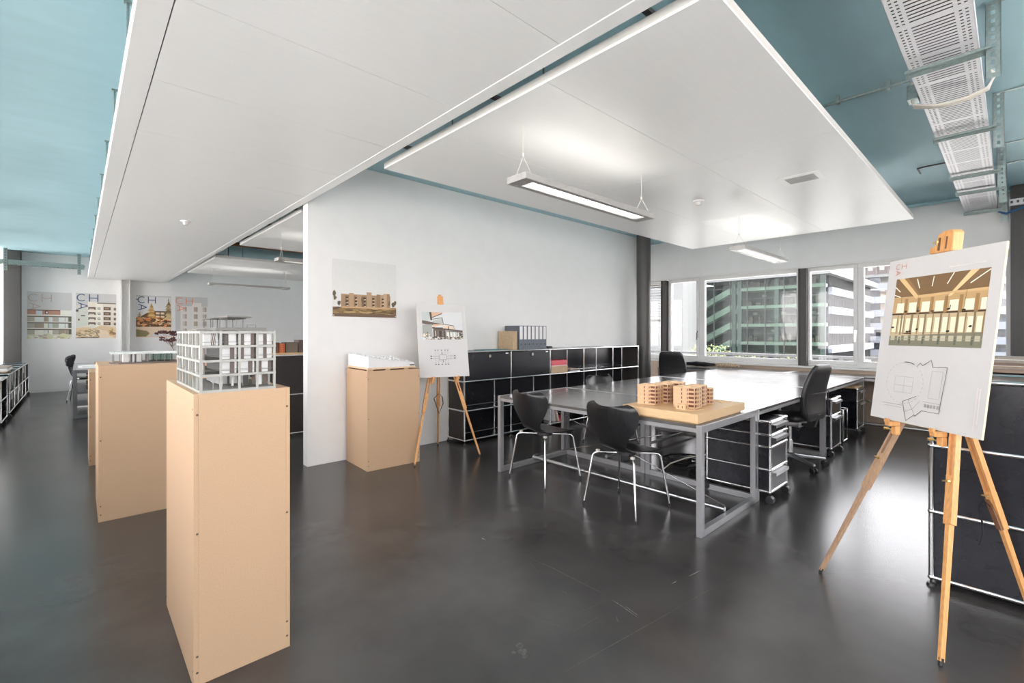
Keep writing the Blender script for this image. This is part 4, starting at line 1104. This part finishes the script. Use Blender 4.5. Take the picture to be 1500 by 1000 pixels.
edge = [(i, 0) for i in range(n)] + [(n, j) for j in range(n)] + [(i, n) for i in range(n, 0, -1)] + [(0, j) for j in range(n, 0, -1)]
ids = [i * k + j for i, j in edge]
for a, c in zip(ids, ids[1:] + ids[:1]): fs.append((c, a, a + o0, c + o0))
b.add(vs, fs); b.build('terrain', 'model_white', t)
b = MB().box(.462, .512, -.0005, .004, .036, .049); b.box(.466, .482, -.0010, -.0004, .039, .046, 1).box(.486, .508, -.0010, -.0004, .039, .046, 1)
b.build('label_plate', ['black_plastic', 'grey_card'], t)

# ---------------------------------------------------------------- wooden housing model on the table
t = thing('building_model', 'wooden apartment block model on a thick timber base at the table corner', 'model', (3.0, 1.415, .735))
MB().box(.02, .745, .015, .555, 0, .014).build('base_foot', 'model_wood', t)
MB().box(-.02, .765, -.005, .575, .0145, .072).build('base_block', 'model_wood', t, bevel=.0015)
ZB = .0722
def block(x, y, w, d, h, balc=None, rz=.08, small=False):
    ca, sa = math.cos(rz), math.sin(rz)
    def R(px, py): return (x + px * ca - py * sa, y + px * sa + py * ca)
    b = MB()
    def bx(x0, x1, y0, y1, z0, z1, m):
        o = len(b.v); vs = [R(px, py) + (z,) for z in (z0, z1) for py in (y0, y1) for px in (x0, x1)]
        b.add(vs, [(0, 2, 3, 1), (4, 5, 7, 6), (0, 1, 5, 4), (2, 6, 7, 3), (0, 4, 6, 2), (1, 3, 7, 5)], m)
    bx(0, w, 0, d, ZB, ZB + h - .003, 0); bx(-.001, w + .001, -.001, d + .001, ZB + h - .003, ZB + h, 2)
    fl = max(1, int(round(h / .029))); fh = (h - .006) / fl
    for k in range(fl):
        z = ZB + .004 + k * fh
        if small:
            bx(.012, .018, -.0006, 0, z + .004, z + .02, 1); bx(-.0006, 0, .02, .026, z + .004, z + .02, 1); bx(-.0006, 0, .05, .056, z + .004, z + .02, 1); continue
        for q in (.32, .58): bx(-.0008, 0, d * q, d * q + .0065, z + .004, z + .021, 1)           # slots on the side towards -X
        for q in (.3, .52, .78): bx(w * q, w * q + .008, -.0008, 0, z + .003, z + .021, 1)
        for q in (.25, .6): bx(w, w + .0008, d * q, d * q + .008, z + .004, z + .021, 1)
        if balc is not None:
            e = .012
            for sx in (0, 1):
                if sx == 0: bx(-.001, 0, .006, d * .28, z + .008, z + .024, 1); bx(-e, 0, .002, d * .30, z - .001, z + .002, 0); bx(-e, -e + .0015, .002, d * .30, z, z + .010, 0)
                else: bx(w * .02, w * .24, -.001, 0, z + .008, z + .024, 1); bx(0, w * .25, -e, 0, z - .001, z + .002, 0); bx(0, w * .25, -e, -e + .0015, z, z + .010, 0)
        bx(-.0012, w + .0012, -.0012, d + .0012, z - .0012, z - .0004, 0)
    bx(w * .3, w * .6, d * .3, d * .6, ZB + h, ZB + h + .004, 2)
    return b.build('model_block', ['model_block', 'model_slot', 'model_roof'], t)
block(.165, .105, .135, .155, .150, 1); block(.10, .140, .055, .07, .032, small=True)
block(.125, .385, .125, .145, .146, 1); block(.26, .36, .10, .12, .148, 1); block(.38, .33, .12, .14, .152, 1)
block(.335, .135, .115, .11, .148, 1); block(.455, .125, .07, .09, .122, 1)
c = MB()
for k in range(7):
    y = .10 + k * .045
    pts = [(.585 + .15 * q / 12, y + .03 * math.sin(q * .5 + k * .4), ZB + .001 + .0008 * k) for q in range(13)]
    c.tube(pts, .0022, 5)
for k in range(4): c.tube([(.05 + .03 * q, .06 + .03 * k + .02 * math.sin(q * .7 + k), ZB + .001) for q in range(6)], .0016, 5)
c.build('contour_lines', 'model_wood', t)

# ---------------------------------------------------------------- things on and in the sideboard
ZT = 1.1205
bx = MB().box(4.19, 4.27, 4.485, 4.49, ZT, ZT + .245).box(4.19, 4.195, 4.49, 4.775, ZT, ZT + .245).box(4.265, 4.27, 4.49, 4.775, ZT, ZT + .245).box(4.195, 4.265, 4.49, 4.775, ZT, ZT + .006).box(4.195, 4.265, 4.77, 4.775, ZT, ZT + .15)
tag(bx.build('magazine_box', 'kraft'), 'brown cardboard magazine box on the sideboard left of the folders', 'box')
def binder(loc, rz, label, group, grey=True, h=.318, w=.074, d=.285):
    t = thing('ring_binder', label, 'binder', loc, rz, group)
    b = MB().box(0, w, 0, .003, 0, h).box(0, .003, .003, d, 0, h).box(w - .003, w, .003, d, 0, h)
    b.build('cover', 'binder_grey' if grey else 'binder_black', t)
    MB().box(.006, w - .006, .02, d - .012, .008, h - .012).build('pages', 'paper_white', t)
    MB().box(.010, w - .010, -.0008, -.0001, h * .42, h - .008).build('spine_label', 'paper_white', t)
    c = MB().cyl((w / 2, -.0008, h * .21), (w / 2, .003, h * .21), .011, n=14); c.build('finger_ring', 'black_plastic', t)
    return t
ords = ['leftmost of the seven grey ring binders on the sideboard, beside the cardboard box', 'second grey ring binder from the cardboard box', 'third grey ring binder from the cardboard box', 'middle one of the seven grey ring binders',
        'third grey ring binder from the right end of the row', 'second grey ring binder from the right end of the row', 'rightmost of the seven grey ring binders on the sideboard']
b0 = binder((4.31, 4.49, ZT), 0, ords[0], 'grey ring binders on the sideboard')
for k in range(1, 7): dup(b0, (4.31 + k * .0765, 4.49, ZT), 0, ords[k])
tag(MB().box(3.72, 4.10, 4.50, 4.72, ZT, ZT + .008).build('card_folder', 'teal_card', bevel=.002), 'thin teal card folder lying flat at the left end of the sideboard', 'folder')
b = MB().box(4.90, 5.0, 4.50, 4.60, ZT, ZT + .012).box(4.91, 4.99, 4.515, 4.585, ZT + .012, ZT + .03)
tag(b.build('hole_punch', 'black_plastic', bevel=.004), 'small black desk gadget on the sideboard right of the binders', 'gadget')
tag(MB().box(5.08, 5.45, 4.52, 4.74, ZT, ZT + .006).build('paper_sheets', 'paper_white'), 'white papers lying flat on the sideboard right of the black gadget', 'paper')
ZS = .7605
kb = thing('cardboard_box', 'brown cardboard box in the open compartment, under the red patterned box', 'box', (4.945, 4.49, ZS))
MB().box(0, .36, 0, .27, 0, .098).build('body', 'kraft', kb, bevel=.003)
rb = thing('patterned_box', 'red and white patterned box on top of the brown cardboard box', 'box', (4.95, 4.495, ZS + .0985))
MB().box(0, .345, 0, .26, 0, .086).build('body', 'red_pattern', rb, bevel=.003)
b = MB()
for i in range(15):
    b.poly([(.002 + i * .0228, -.0006, .002), (.0248 + i * .0228, -.0006, .002), (.0134 + i * .0228, -.0006, .022)])
    for j in range(4): b.box(.006 + i * .0228, .013 + i * .0228, -.0006, 0, .030 + j * .014 + .005 * (i % 2), .034 + j * .014 + .005 * (i % 2))
b.build('pattern', 'paper_white', rb)
for k, (x, y, w, d, h, m, l) in enumerate(((5.37, 4.50, .24, .22, .014, 'paper_white', 'white magazine at the bottom of the small pile right of the red box'), (5.36, 4.51, .22, .20, .010, 'binder_black', 'black magazine in the middle of the small pile right of the red box'), (5.39, 4.505, .2, .19, .012, 'pink_book', 'pale book on top of the small pile right of the red box'))):
    tag(MB().box(x, x + w, y, y + d, ZS + .001 + k * .0145, ZS + k * .0145 + h).build('magazine', m, bevel=.002), l, 'magazine', 'magazines in the open compartment')
zb = .0545
b = MB(); b.obox((5.02, 4.62, zb + .155), (.012, 0, .004), (0, .11, 0), (-.035, 0, .148)); tag(b.build('book', 'paper_white', bevel=.001), 'white book leaning in the lowest compartment behind the chair', 'book', 'books in the lowest compartment')
b = MB(); b.obox((5.07, 4.60, zb + .14), (.014, 0, .0045), (0, .105, 0), (-.042, 0, .130)); tag(b.build('book', 'pink_book', bevel=.001), 'pinkish book leaning against the white one in the lowest compartment', 'book', 'books in the lowest compartment')
for k, (m, l) in enumerate((('orange_book', 'orange book at the bottom of the pair lying in the lowest compartment'), ('red_pattern', 'red book lying on the orange one in the lowest compartment'))):
    tag(MB().box(5.13 + .01 * k, 5.36, 4.50, 4.68, zb + k * .023, zb + .022 + k * .023).build('book', m, bevel=.001), l, 'book', 'books in the lowest compartment')

# left low shelf: binders and papers
random.seed(21)
for lev, z in ((0, .0895), (1, .3895)):
    for bay in range(5):
        y = 10.74 + bay * .757
        for k in range(random.choice([3, 5, 6])):
            wv = .07
            b = MB().box(-1.10, -.83, y + .01, y + .01 + wv - .002, z, z + .27)
            b.box(-.83, -.8295, y + .022, y + wv - .012, z + .12, z + .25, 1)
            tag(b.build('ring_binder', [random.choice(['binder_black', 'binder_black', 'paper_white']), 'paper_white']), 'ring binder standing in the low chrome shelf along the left windows', 'binder', 'binders in the low left shelf')
            y += wv
for k in range(4):
    tag(MB().box(-1.08 + .02 * k, -.84 + .01 * (k % 2), 11.0 + .03 * k, 11.9 - .04 * k, .6985 + k * .022, .7195 + k * .022).build('paper_stack', ['kraft', 'paper_white', 'paper_white', 'grey_card'][k], bevel=.002),
        ['brown folder at the bottom of the pile on the low left shelf', 'white paper stack on the brown folder of the low left shelf', 'second white paper stack up in the pile on the low left shelf', 'grey card on top of the pile on the low left shelf'][k], 'papers', 'papers on the low left shelf')

# back room desk
def bag(loc, label, s):
    random.seed(s); b = MB()
    secs = []
    for k in range(9):
        v = k / 8
        secs.append(((-.30 + .6 * v, .01 * math.sin(k * 1.9 + s), .03 + .006 * math.sin(k * 1.3 + s)), (0, .40 * (.9 if k in (0, 8) else 1), 0), (0, 0, .030 * (.5 if k in (0, 8) else 1 + .2 * math.sin(k * 2.1 + s)))))
    b.loft(secs, 18, 2.6)
    o = b.build('folded_bag', 'black_fabric'); o.location = loc
    return tag(o, label, 'bag', 'folded black bags under the grey desk')
for k, l in enumerate(('lowest folded black bag on the shelf under the grey desk', 'second folded black bag up under the grey desk', 'third folded black bag up under the grey desk', 'topmost folded black bag under the grey desk')):
    bag((.40, 10.45, .410 + k * .078), l, k)
tag(MB().box(.0, .50, 10.4, 11.1, .756, .772).build('paper_stack', 'paper_white', bevel=.003), 'white stack of papers on the grey desk in the back room', 'papers')
tag(MB().box(.05, .42, 10.5, 10.95, .7725, .79).build('paper_roll_pad', 'paper_white', bevel=.003), 'upper white pad on the paper stack of the grey desk', 'papers')
tag(MB().box(.22, .62, 11.3, 11.55, .756, .81).build('book', 'dark_wood', bevel=.003), 'thick dark brown book lying on the grey desk behind the paper stack', 'book')
for k, (x, y) in enumerate(((.62, 11.0), (.72, 11.15), (.82, 10.95))):
    tag(MB().cyl((x, y, .7555), (x, y, .85), .035, .042, 18).build('paper_cup', 'model_white'), ['left', 'middle', 'right'][k] + ' one of three white cups on the grey desk in the back room', 'cup', 'white cups on the grey desk')
b = MB()
secs = []
for k in range(11):
    v = k / 10; secs.append(((-.12 + .02 * math.sin(v * 5), 12.75 + .22 * (v - .5) * 2, .77 + .03 * math.sin(v * 9)), (.045 + .02 * math.sin(v * 11), 0, .02 * math.sin(v * 13)), (.03 * math.sin(v * 8), 0, .085 + .03 * math.sin(v * 7))))
b.loft(secs, 16, 2.4); tag(b.build('coat', 'black_fabric'), 'dark coat draped over the chair back at far left', 'coat')

# model on the dark cabinet in the back room
t = thing('building_model', 'wood and dark building model on the dark cabinet seen left of the partition', 'model', (1.60, 6.38, 1.0615))
MB().box(0, 1.45, 0, .30, 0, .022).build('base_board', 'model_wood', t)
random.seed(3)
for k, (x, w, h, m) in enumerate(((.0, .12, .12, 'model_grey'), (.14, .08, .15, 'facade_beige'), (.24, .05, .13, 'model_slot'), (.30, .06, .12, 'orange_book'), (.38, .14, .13, 'facade_beige'), (.54, .07, .16, 'model_brown'), (.63, .12, .14, 'model_grey'), (.78, .2, .12, 'facade_beige'), (1.02, .16, .15, 'model_brown'), (1.22, .14, .13, 'facade_beige'))):
    b = MB().box(x, x + w, .05, .25, .022, .022 + h); b.box(x - .002, x + w + .002, .048, .252, .022 + h, .026 + h, 1)
    for r_ in range(4):
        for q in range(2): b.box(x + .01 + q * (w - .028), x + .018 + q * (w - .028), .0492, .05, .032 + r_ * .026, .046 + r_ * .026, 1)
    b.build('model_block', [m, 'model_brown'], t)

# umbrella on the window desk
t = thing('umbrella', 'folded black umbrella with beige pattern lying on the window desk', 'umbrella', (8.10, 3.55, .785), 0)
b = MB(); secs = []
for k in range(11):
    v = k / 10; r_ = (.014 + .030 * math.sin(v * PI * .85)) * (1 + .12 * math.sin(k * 2)); secs.append(((.02 * math.sin(k), -.05 + .52 * v, .002), (r_ * 1.3, 0, 0), (0, 0, r_ * .9)))
b.loft(secs, 12, 2); b.build('canopy', 'black_fabric', t)
b = MB(); secs = []
for k in range(9):
    v = k / 8; r_ = .032 + .014 * math.sin(v * PI) * (1 + .3 * math.sin(k * 2.2)); secs.append(((.015 * math.sin(k * 1.7), -.42 + .36 * v, .002), (r_ * 1.4, 0, 0), (0, 0, r_ * .9)))
b.loft(secs, 12, 2); b.build('canopy_end', 'umbrella_beige', t)
b = MB().cyl((0, -.46, 0), (0, .55, 0), .005, n=8); b.build('shaft', 'steel_satin', t)
b = MB().tube([(0, .5, 0), (0, .60, 0), (.02, .63, .0), (.05, .62, .0), (.06, .59, 0)], .009, 8); b.build('handle', 'dark_wood', t)
MB().tube([(.045 * math.cos(a_ * PI / 6), -.055, .002 + .036 * math.sin(a_ * PI / 6)) for a_ in range(12)], .004, 6, closed=True).build('closing_band', 'brass', t)

# cardboard sheets on the right cabinet
cs = (('brown_card', .020), ('grey_card', .012), ('kraft', .006), ('paper_white', .004), ('brown_card', .016), ('grey_card', .018), ('paper_white', .003), ('grey_card', .010))
z = 1.1075; random.seed(9)
names = ['bottom brown folder', 'second grey card', 'thin tan card', 'thin white sheet low', 'upper brown folder', 'thick grey folder', 'thin white sheet high', 'topmost grey card']
for k, (m, h) in enumerate(cs):
    dx, dy, g = random.uniform(-.03, .03), random.uniform(-.05, .05), random.uniform(-.06, .06)
    b = MB(); b.obox((4.17 + dx, -.16 + dy, z + h / 2), (.17 * math.cos(g), .17 * math.sin(g), 0), (-.40 * math.sin(g), .40 * math.cos(g), 0), (0, 0, h / 2 - .0002))
    tag(b.build('cardboard_folder', m), names[k] + ' in the flat pile on the cabinet behind the big easel board', 'folder', 'cardboard pile on the right cabinet'); z += h

# cables on the floor under the tables
b = MB(); random.seed(4)
for k in range(9):
    cx, cy = 4.45 + random.uniform(-.2, .25), 2.2 + random.uniform(-.25, .25); r_ = random.uniform(.08, .2); n = 16
    b.tube([(cx + r_ * math.cos(q * .55 + k) * (1 + .2 * math.sin(q)), cy + r_ * math.sin(q * .55 + k), .009 + .012 * (k % 4) + .006 * math.sin(q * 1.3)) for q in range(n)], .005, 6)
b.box(4.35, 4.62, 2.1, 2.16, .004, .05); b.box(4.5, 4.62, 2.25, 2.40, .004, .06)
tag(b.build('cable_tangle', 'black_plastic'), 'tangle of black cables and power strips on the floor under the tables', 'cables')
b = MB().tube([(4.0, 2.20, .012), (4.06, 2.28, .03), (4.2, 2.26, .08), (4.32, 2.16, .13), (4.38, 2.04, .17), (4.45, 1.95, .18), (4.55, 1.88, .17)], .006, 8)
tag(b.build('cable', 'cable_white'), 'white cable arching over the black cable tangle', 'cable')
b = MB().tube([(4.5, 2.1, .05), (4.47, 2.0, .30), (4.44, 1.93, .55), (4.43, 1.92, .70)], .006, 8)
tag(b.build('cable', 'black_plastic'), 'black cable hanging from the table top down to the cable tangle', 'cable')
b = MB()
for x in (4.3, 5.6): b.beam((x, 2.30, .56), (x, 2.30, .71), .02, .02)
for y in (2.22, 2.38): b.cyl((4.05, y, .60), (5.85, y, .60), .012, n=8)
for k in range(19): b.cyl((4.08 + k * .097, 2.22, .60), (4.08 + k * .097, 2.38, .60), .004, n=6)
o = b.build('cable_basket', 'steel_post'); o.parent = t3; o.location = (-t3.location.x, -t3.location.y, 0)
# ---------------------------------------------------------------- outside
struct(MB().box(XR + .6, 260, -140, 160, -6.2, -6).build('ground', 'ground_outside'))
struct(MB().box(XR + .32, 13.6, -30, 40, -.5, -.12).build('terrace', 'terrace_grey'))
struct(MB().box(-16, XL - .32, -12, 18, -.5, -.12).build('terrace', 'terrace_bounce'))  # unseen pale surface, added to bounce sunlight up to the left ceiling
struct(MB().box(XL - .32, XR + .32, -12, YR - .22, -.5, -.12).build('terrace', 'terrace_bounce'))  # likewise unseen, added outside the rear windows for bounced light
struct(MB().box(-120, -16.1, -140, 160, -6.2, -6).build('ground', 'ground_outside'))
t = thing('terrace_railing', 'dark flat bar railing of the terrace outside the windows', 'railing', (13, 0, -.12))
b = MB().box(-.06, .06, -20, 30, .86, .92).box(-.02, .02, -20, 30, .30, .34)
b.build('handrail', 'rail_dark', t)
b = MB()
for k in range(120): b.box(-.02, .02, 4.9 - k * .2, 4.96 - k * .2, .34, .86)
for k in range(26): b.box(-.02, .02, 6.1 + k * .55, 6.16 + k * .55, .0, .86)
b.build('bars', 'rail_dark', t)
def bush(loc, label, r, h, seed, n=700, m='plant_green'):
    random.seed(seed); t = thing('shrub', label, 'shrub', loc)
    b = MB()
    for k in range(14):
        a = random.random() * 2 * PI; b.tube([(0, 0, 0), (.3 * r * math.cos(a), .3 * r * math.sin(a), h * .5), (.8 * r * math.cos(a), .8 * r * math.sin(a), h * .85)], .012, 5, taper=.004)
    b.build('stem', 'plant_stem', t)
    b = MB()
    for k in range(n):
        a = random.random() * 2 * PI; q = math.sqrt(random.random()); zz = h * (.15 + .85 * random.random())
        rr = r * q * (1.1 - .5 * abs(zz / h - .55)); x, y = rr * math.cos(a), rr * math.sin(a)
        u = Vector((random.uniform(-1, 1), random.uniform(-1, 1), random.uniform(-.3, 1))).normalized() * random.uniform(.05, .10); v = u.orthogonal().normalized() * .022
        p = Vector((x, y, zz)); b.poly([p, p + u * .5 + v, p + u, p + u * .5 - v])
    b.build('leaves', m, t)
bush((14.3, 6.4, -.3), 'yellow green shrub behind the terrace railing, left of the window mullion post', .62, 1.25, 1)
bush((14.5, 5.25, -.3), 'lower green shrub just right of the taller one behind the railing', .5, .95, 2)
bush((14.2, 4.1, -.3), 'small yellow green shrub at the right end of the wide window', .42, 1.05, 3)

# white hall
t = thing('hall_building', 'plain white panelled hall seen through the narrow left window', 'building', (81.5, 41.4, -6))
MB().box(0, 5.5, 0, 24, 0, 18.6).build('wall', 'facade_white', t)
b = MB()
for z in (8.6, 12.0, 17.0): b.box(-.05, 0, 0, 24, z, z + .16)
b.box(-.1, .1, 0, 24, 18.2, 18.6)
b.build('panel_joint', 'facade_line', t)
MB().box(-.3, 5.7, -.1, 24.2, 18.6, 19.0).build('roof', 'facade_white', t)

# glass office block with stairs
GX = 90; Y0, Y1 = 21.0, 41.2; fl = [-.6, 2.7, 6.0, 9.3]; top = 11.0
t = thing('office_building', 'glass fronted office block with pale stairs and slabs across the street', 'building', (GX, Y0, -6))
def bo(b, x0, x1, y0, y1, z0, z1): b.box(x0 - GX, x1 - GX, y0 - Y0, y1 - Y0, z0 + 6, z1 + 6)
b = MB(); bo(b, GX + 5.0, GX + 36, Y0 + .6, 50, -6, top - .2); b.build('core', 'facade_dark', t)
for z in [-3.9] + fl:
    b = MB(); bo(b, GX + .6, GX + 6, Y0 + .3, Y1 - 6.6 if z > -3 else Y1, z - .28, z + .28); b.build('floor_slab', 'slab_green', t)
b = MB(); bo(b, GX - .8, GX + 38, Y0 - .9, Y1 + 1, top, top + 1.1); b.build('roof_slab', 'facade_white', t)
b = MB(); bo(b, GX + 1.5, GX + 34, Y0 + 1.5, Y1 - 1, top + 1.1, top + 3.4); b.build('roof_storey', 'facade_glass', t)
for y in (36.0, 34.9, 28.6, 21.6):
    b = MB(); bo(b, GX + .7, GX + 1.3, y - .35, y + .35, -6, top); b.build('column', 'facade_white', t)
for z in [-3.9] + fl[:3]:
    b = MB(); x = GX + 1.2 - GX
    b.add([(x, 37.0 - Y0, z + 2.6 + 6), (x, 42.3 - Y0, z - .2 + 6), (x, 42.3 - Y0, z + 1.0 + 6), (x, 37.0 - Y0, z + 3.8 + 6), (x + 1.5, 37.0 - Y0, z + 2.6 + 6), (x + 1.5, 42.3 - Y0, z - .2 + 6), (x + 1.5, 42.3 - Y0, z + 1.0 + 6), (x + 1.5, 37.0 - Y0, z + 3.8 + 6)],
          [(0, 1, 2, 3), (7, 6, 5, 4), (0, 4, 5, 1), (1, 5, 6, 2), (2, 6, 7, 3), (3, 7, 4, 0)])
    bo(b, GX + 1.2, GX + 2.7, 35.4, 37.0, z + 2.6, z + 3.8); b.build('stair_flight', 'stair_pale', t)
b = MB(); random.seed(8)
for z in fl:
    for k in range(16): y = random.uniform(Y0 + 1, 34); hh = random.uniform(.5, 1.5); bo(b, GX + 3.0, GX + 3.4, y, y + random.uniform(.2, .9), z + .28, z + .28 + hh)
b.build('interior_furniture', 'model_brown', t)
b = MB()
for z in (4.6, 7.9): bo(b, GX + 4.9, GX + 5, 22, 29, z, z + .18)
for k in range(8): y = 22 + k * 1.6; bo(b, GX + 4.9, GX + 5, y, y + .8, 8.0 - 3.3 * (k % 3), 8.5 - 3.3 * (k % 3))
b.build('interior_lights', 'glow_window', t)
b = MB(); bo(b, GX + .5, GX + .8, 34.4, 36.4, 4.8, 5.7); b.build('sign_panel', 'facade_white', t)
b = MB()
for k in range(8): bo(b, GX - .02, GX + .1, Y0 + k * 3.05, Y0 + k * 3.05 + .14, -6, top)
for z in (-3.0, -.9, 1.2, 3.3, 5.4, 7.5, 9.6): bo(b, GX - .02, GX + .08, Y0, Y1, z, z + .07)
b.build('mullions', 'mullion', t)
b = MB(); bo(b, GX + .12, GX + .16, Y0 + .1, Y1, -6, top); b.build('glazing', 'facade_glass', t)
for z in (-5.4, -2.1, 1.2, 4.5, 7.8):                             # banded side towards the street
    b = MB(); bo(b, GX + 2.6, GX + 37, Y0 - .35, Y0 + .2, z, z + 1.25); b.build('parapet_band', 'band_blue', t)
b = MB(); bo(b, GX + 2.6, GX + 36, Y0 + .2, Y0 + .5, -6, top); b.build('side_glazing', 'band_glass', t)
b = MB()
for k in range(30): bo(b, GX + 2.8 + k * 1.12, GX + 2.95 + k * 1.12, Y0 + .0, Y0 + .2, -6, top)
b.build('fins', 'mullion', t)

# banded apartment building and tower
t = thing('apartment_building', 'beige apartment building with white balcony bands behind the front easel board', 'building', (134, -20, -6))
MB().box(0, 14, 0, 44, 0, 16.6).build('wall', 'facade_beige', t)
for k in range(6):
    MB().box(-1.0, 0, -.5, 44, 2.0 + k * 3.0, 3.5 + k * 3.0).build('balcony_band', 'band_blue', t)
    b = MB()
    for j in range(11): b.box(-.08, 0, .6 + j * 4.0, 2.9 + j * 4.0, 3.5 + k * 3.0, 5.0 + k * 3.0)
    b.build('windows', 'band_glass', t)
MB().box(-.6, 14.4, -.5, 44.4, 20.0, 20.6).build('roof', 'facade_white', t)
t = thing('tower_block', 'tall grey brick tower with small windows rising behind the apartment building', 'building', (190, 18, -6))
MB().box(0, 20, 0, 22, 0, 42).build('wall', 'brick_grey', t)
b = MB()
for j in range(7):
    for k in range(8): b.box(-.1, 0, 1.2 + j * 3.0, 2.4 + j * 3.0, 14 + k * 3.4, 15.8 + k * 3.4)
b.build('windows', 'glow_window', t)
b = MB()
for j in range(8): b.box(-.4, 0, j * 3.0, .5 + j * 3.0, 0, 42)
b.build('pilasters', 'brick_grey', t)

# trees beside the hall, in the left gap behind the column
for k, (x, y, r, h) in enumerate(((40, 27, 3.0, 7.2), (46, 32, 3.4, 8.0))):
    t = thing('tree', ['nearer green tree outside beyond the round column', 'farther green tree outside beyond the round column'][k], 'tree', (x, y, -6))
    MB().cyl((0, 0, 0), (0, 0, h * .6), .25, .15, 10).build('trunk', 'plant_stem', t)
    random.seed(30 + k); b = MB()
    for q in range(900):
        d = Vector((random.gauss(0, 1), random.gauss(0, 1), random.gauss(0, 1))).normalized() * r * random.uniform(.6, 1); p = Vector((0, 0, h * .75)) + d
        u = Vector((random.uniform(-1, 1), random.uniform(-1, 1), random.uniform(-1, 1))).normalized() * .35; v = u.orthogonal().normalized() * .2
        b.poly([p - u, p + v, p + u, p - v])
    b.build('foliage', 'tree_green', t)
# outside blind at the window beyond the column
t = thing('venetian_blind', 'half lowered grey outside blind at the window beyond the round column', 'blind', (XR + .42, 4.86, 0))
b = MB()
for k in range(13): b.obox((0, 1.08, 2.30 - k * .055), (.035, 0, .018), (0, 1.06, 0), (-.0006, 0, .0012))
b.build('slats', 'blind_slat', t)
MB().box(-.02, .02, .02, 2.14, 1.58, 1.61).build('bottom_rail', 'blind_slat', t)
MB().box(-.04, .04, .02, 2.14, 2.33, 2.40).build('head_box', 'blind_slat', t)

# ---------------------------------------------------------------- light
wd = bpy.data.worlds.new('world'); scene.world = wd; wd.use_nodes = True
N = wd.node_tree.nodes; L = wd.node_tree.links; N.clear()
out = N.new('ShaderNodeOutputWorld'); bg = N.new('ShaderNodeBackground')
tc = N.new('ShaderNodeTexCoord'); sp = N.new('ShaderNodeSeparateXYZ'); cr = N.new('ShaderNodeValToRGB')
L.new(tc.outputs['Generated'], sp.inputs['Vector']); L.new(sp.outputs['Z'], cr.inputs['Fac'])
cr.color_ramp.elements[0].color = (1, .955, .945, 1); cr.color_ramp.elements[1].color = (.84, .90, 1, 1); cr.color_ramp.elements[1].position = .8
L.new(cr.outputs['Color'], bg.inputs['Color']); bg.inputs['Strength'].default_value = SKY
L.new(bg.outputs['Background'], out.inputs['Surface'])
def portal(x, y0, y1, z0, z1, sgn):
    l = bpy.data.lights.new('window_portal', 'AREA'); l.shape = 'RECTANGLE'; l.size = z1 - z0; l.size_y = y1 - y0
    l.cycles.is_portal = True
    o = bpy.data.objects.new('window_portal', l); COL.objects.link(o)
    o.location = (x, (y0 + y1) / 2, (z0 + z1) / 2); o.rotation_euler = (0, PI / 2 * sgn, 0)
portal(XR + .31, YR, posts[-1], .82, 2.39, 1); portal(XL - .31, YR, posts[-1], .73, 3.04, -1)
l = bpy.data.lights.new('window_portal', 'AREA'); l.shape = 'RECTANGLE'; l.size = 5.25 - XL; l.size_y = 2.05; l.cycles.is_portal = True
o = bpy.data.objects.new('window_portal', l); COL.objects.link(o); o.location = ((5.25 + XL) / 2, YR - .22, 2.02); o.rotation_euler = (PI / 2, 0, 0)

sun = bpy.data.lights.new('sun', 'SUN'); sun.energy = SUN; sun.angle = .03; sun.color = (1, .97, .93)
o = bpy.data.objects.new('sun', sun); COL.objects.link(o); d = Vector((.012, .21, -.977))
o.rotation_euler = d.to_track_quat('-Z', 'Y').to_euler()
scene.view_settings.view_transform = 'Standard'; scene.view_settings.look = 'None'
scene.view_settings.gamma = 1; scene.view_settings.use_curve_mapping = False
scene.view_settings.exposure = EXPO
scene.cycles.use_denoising = True
scene.cycles.max_bounces = 10; scene.cycles.diffuse_bounces = 6; scene.cycles.glossy_bounces = 5; scene.cycles.transparent_max_bounces = 16
scene.cycles.sample_clamp_indirect = 8
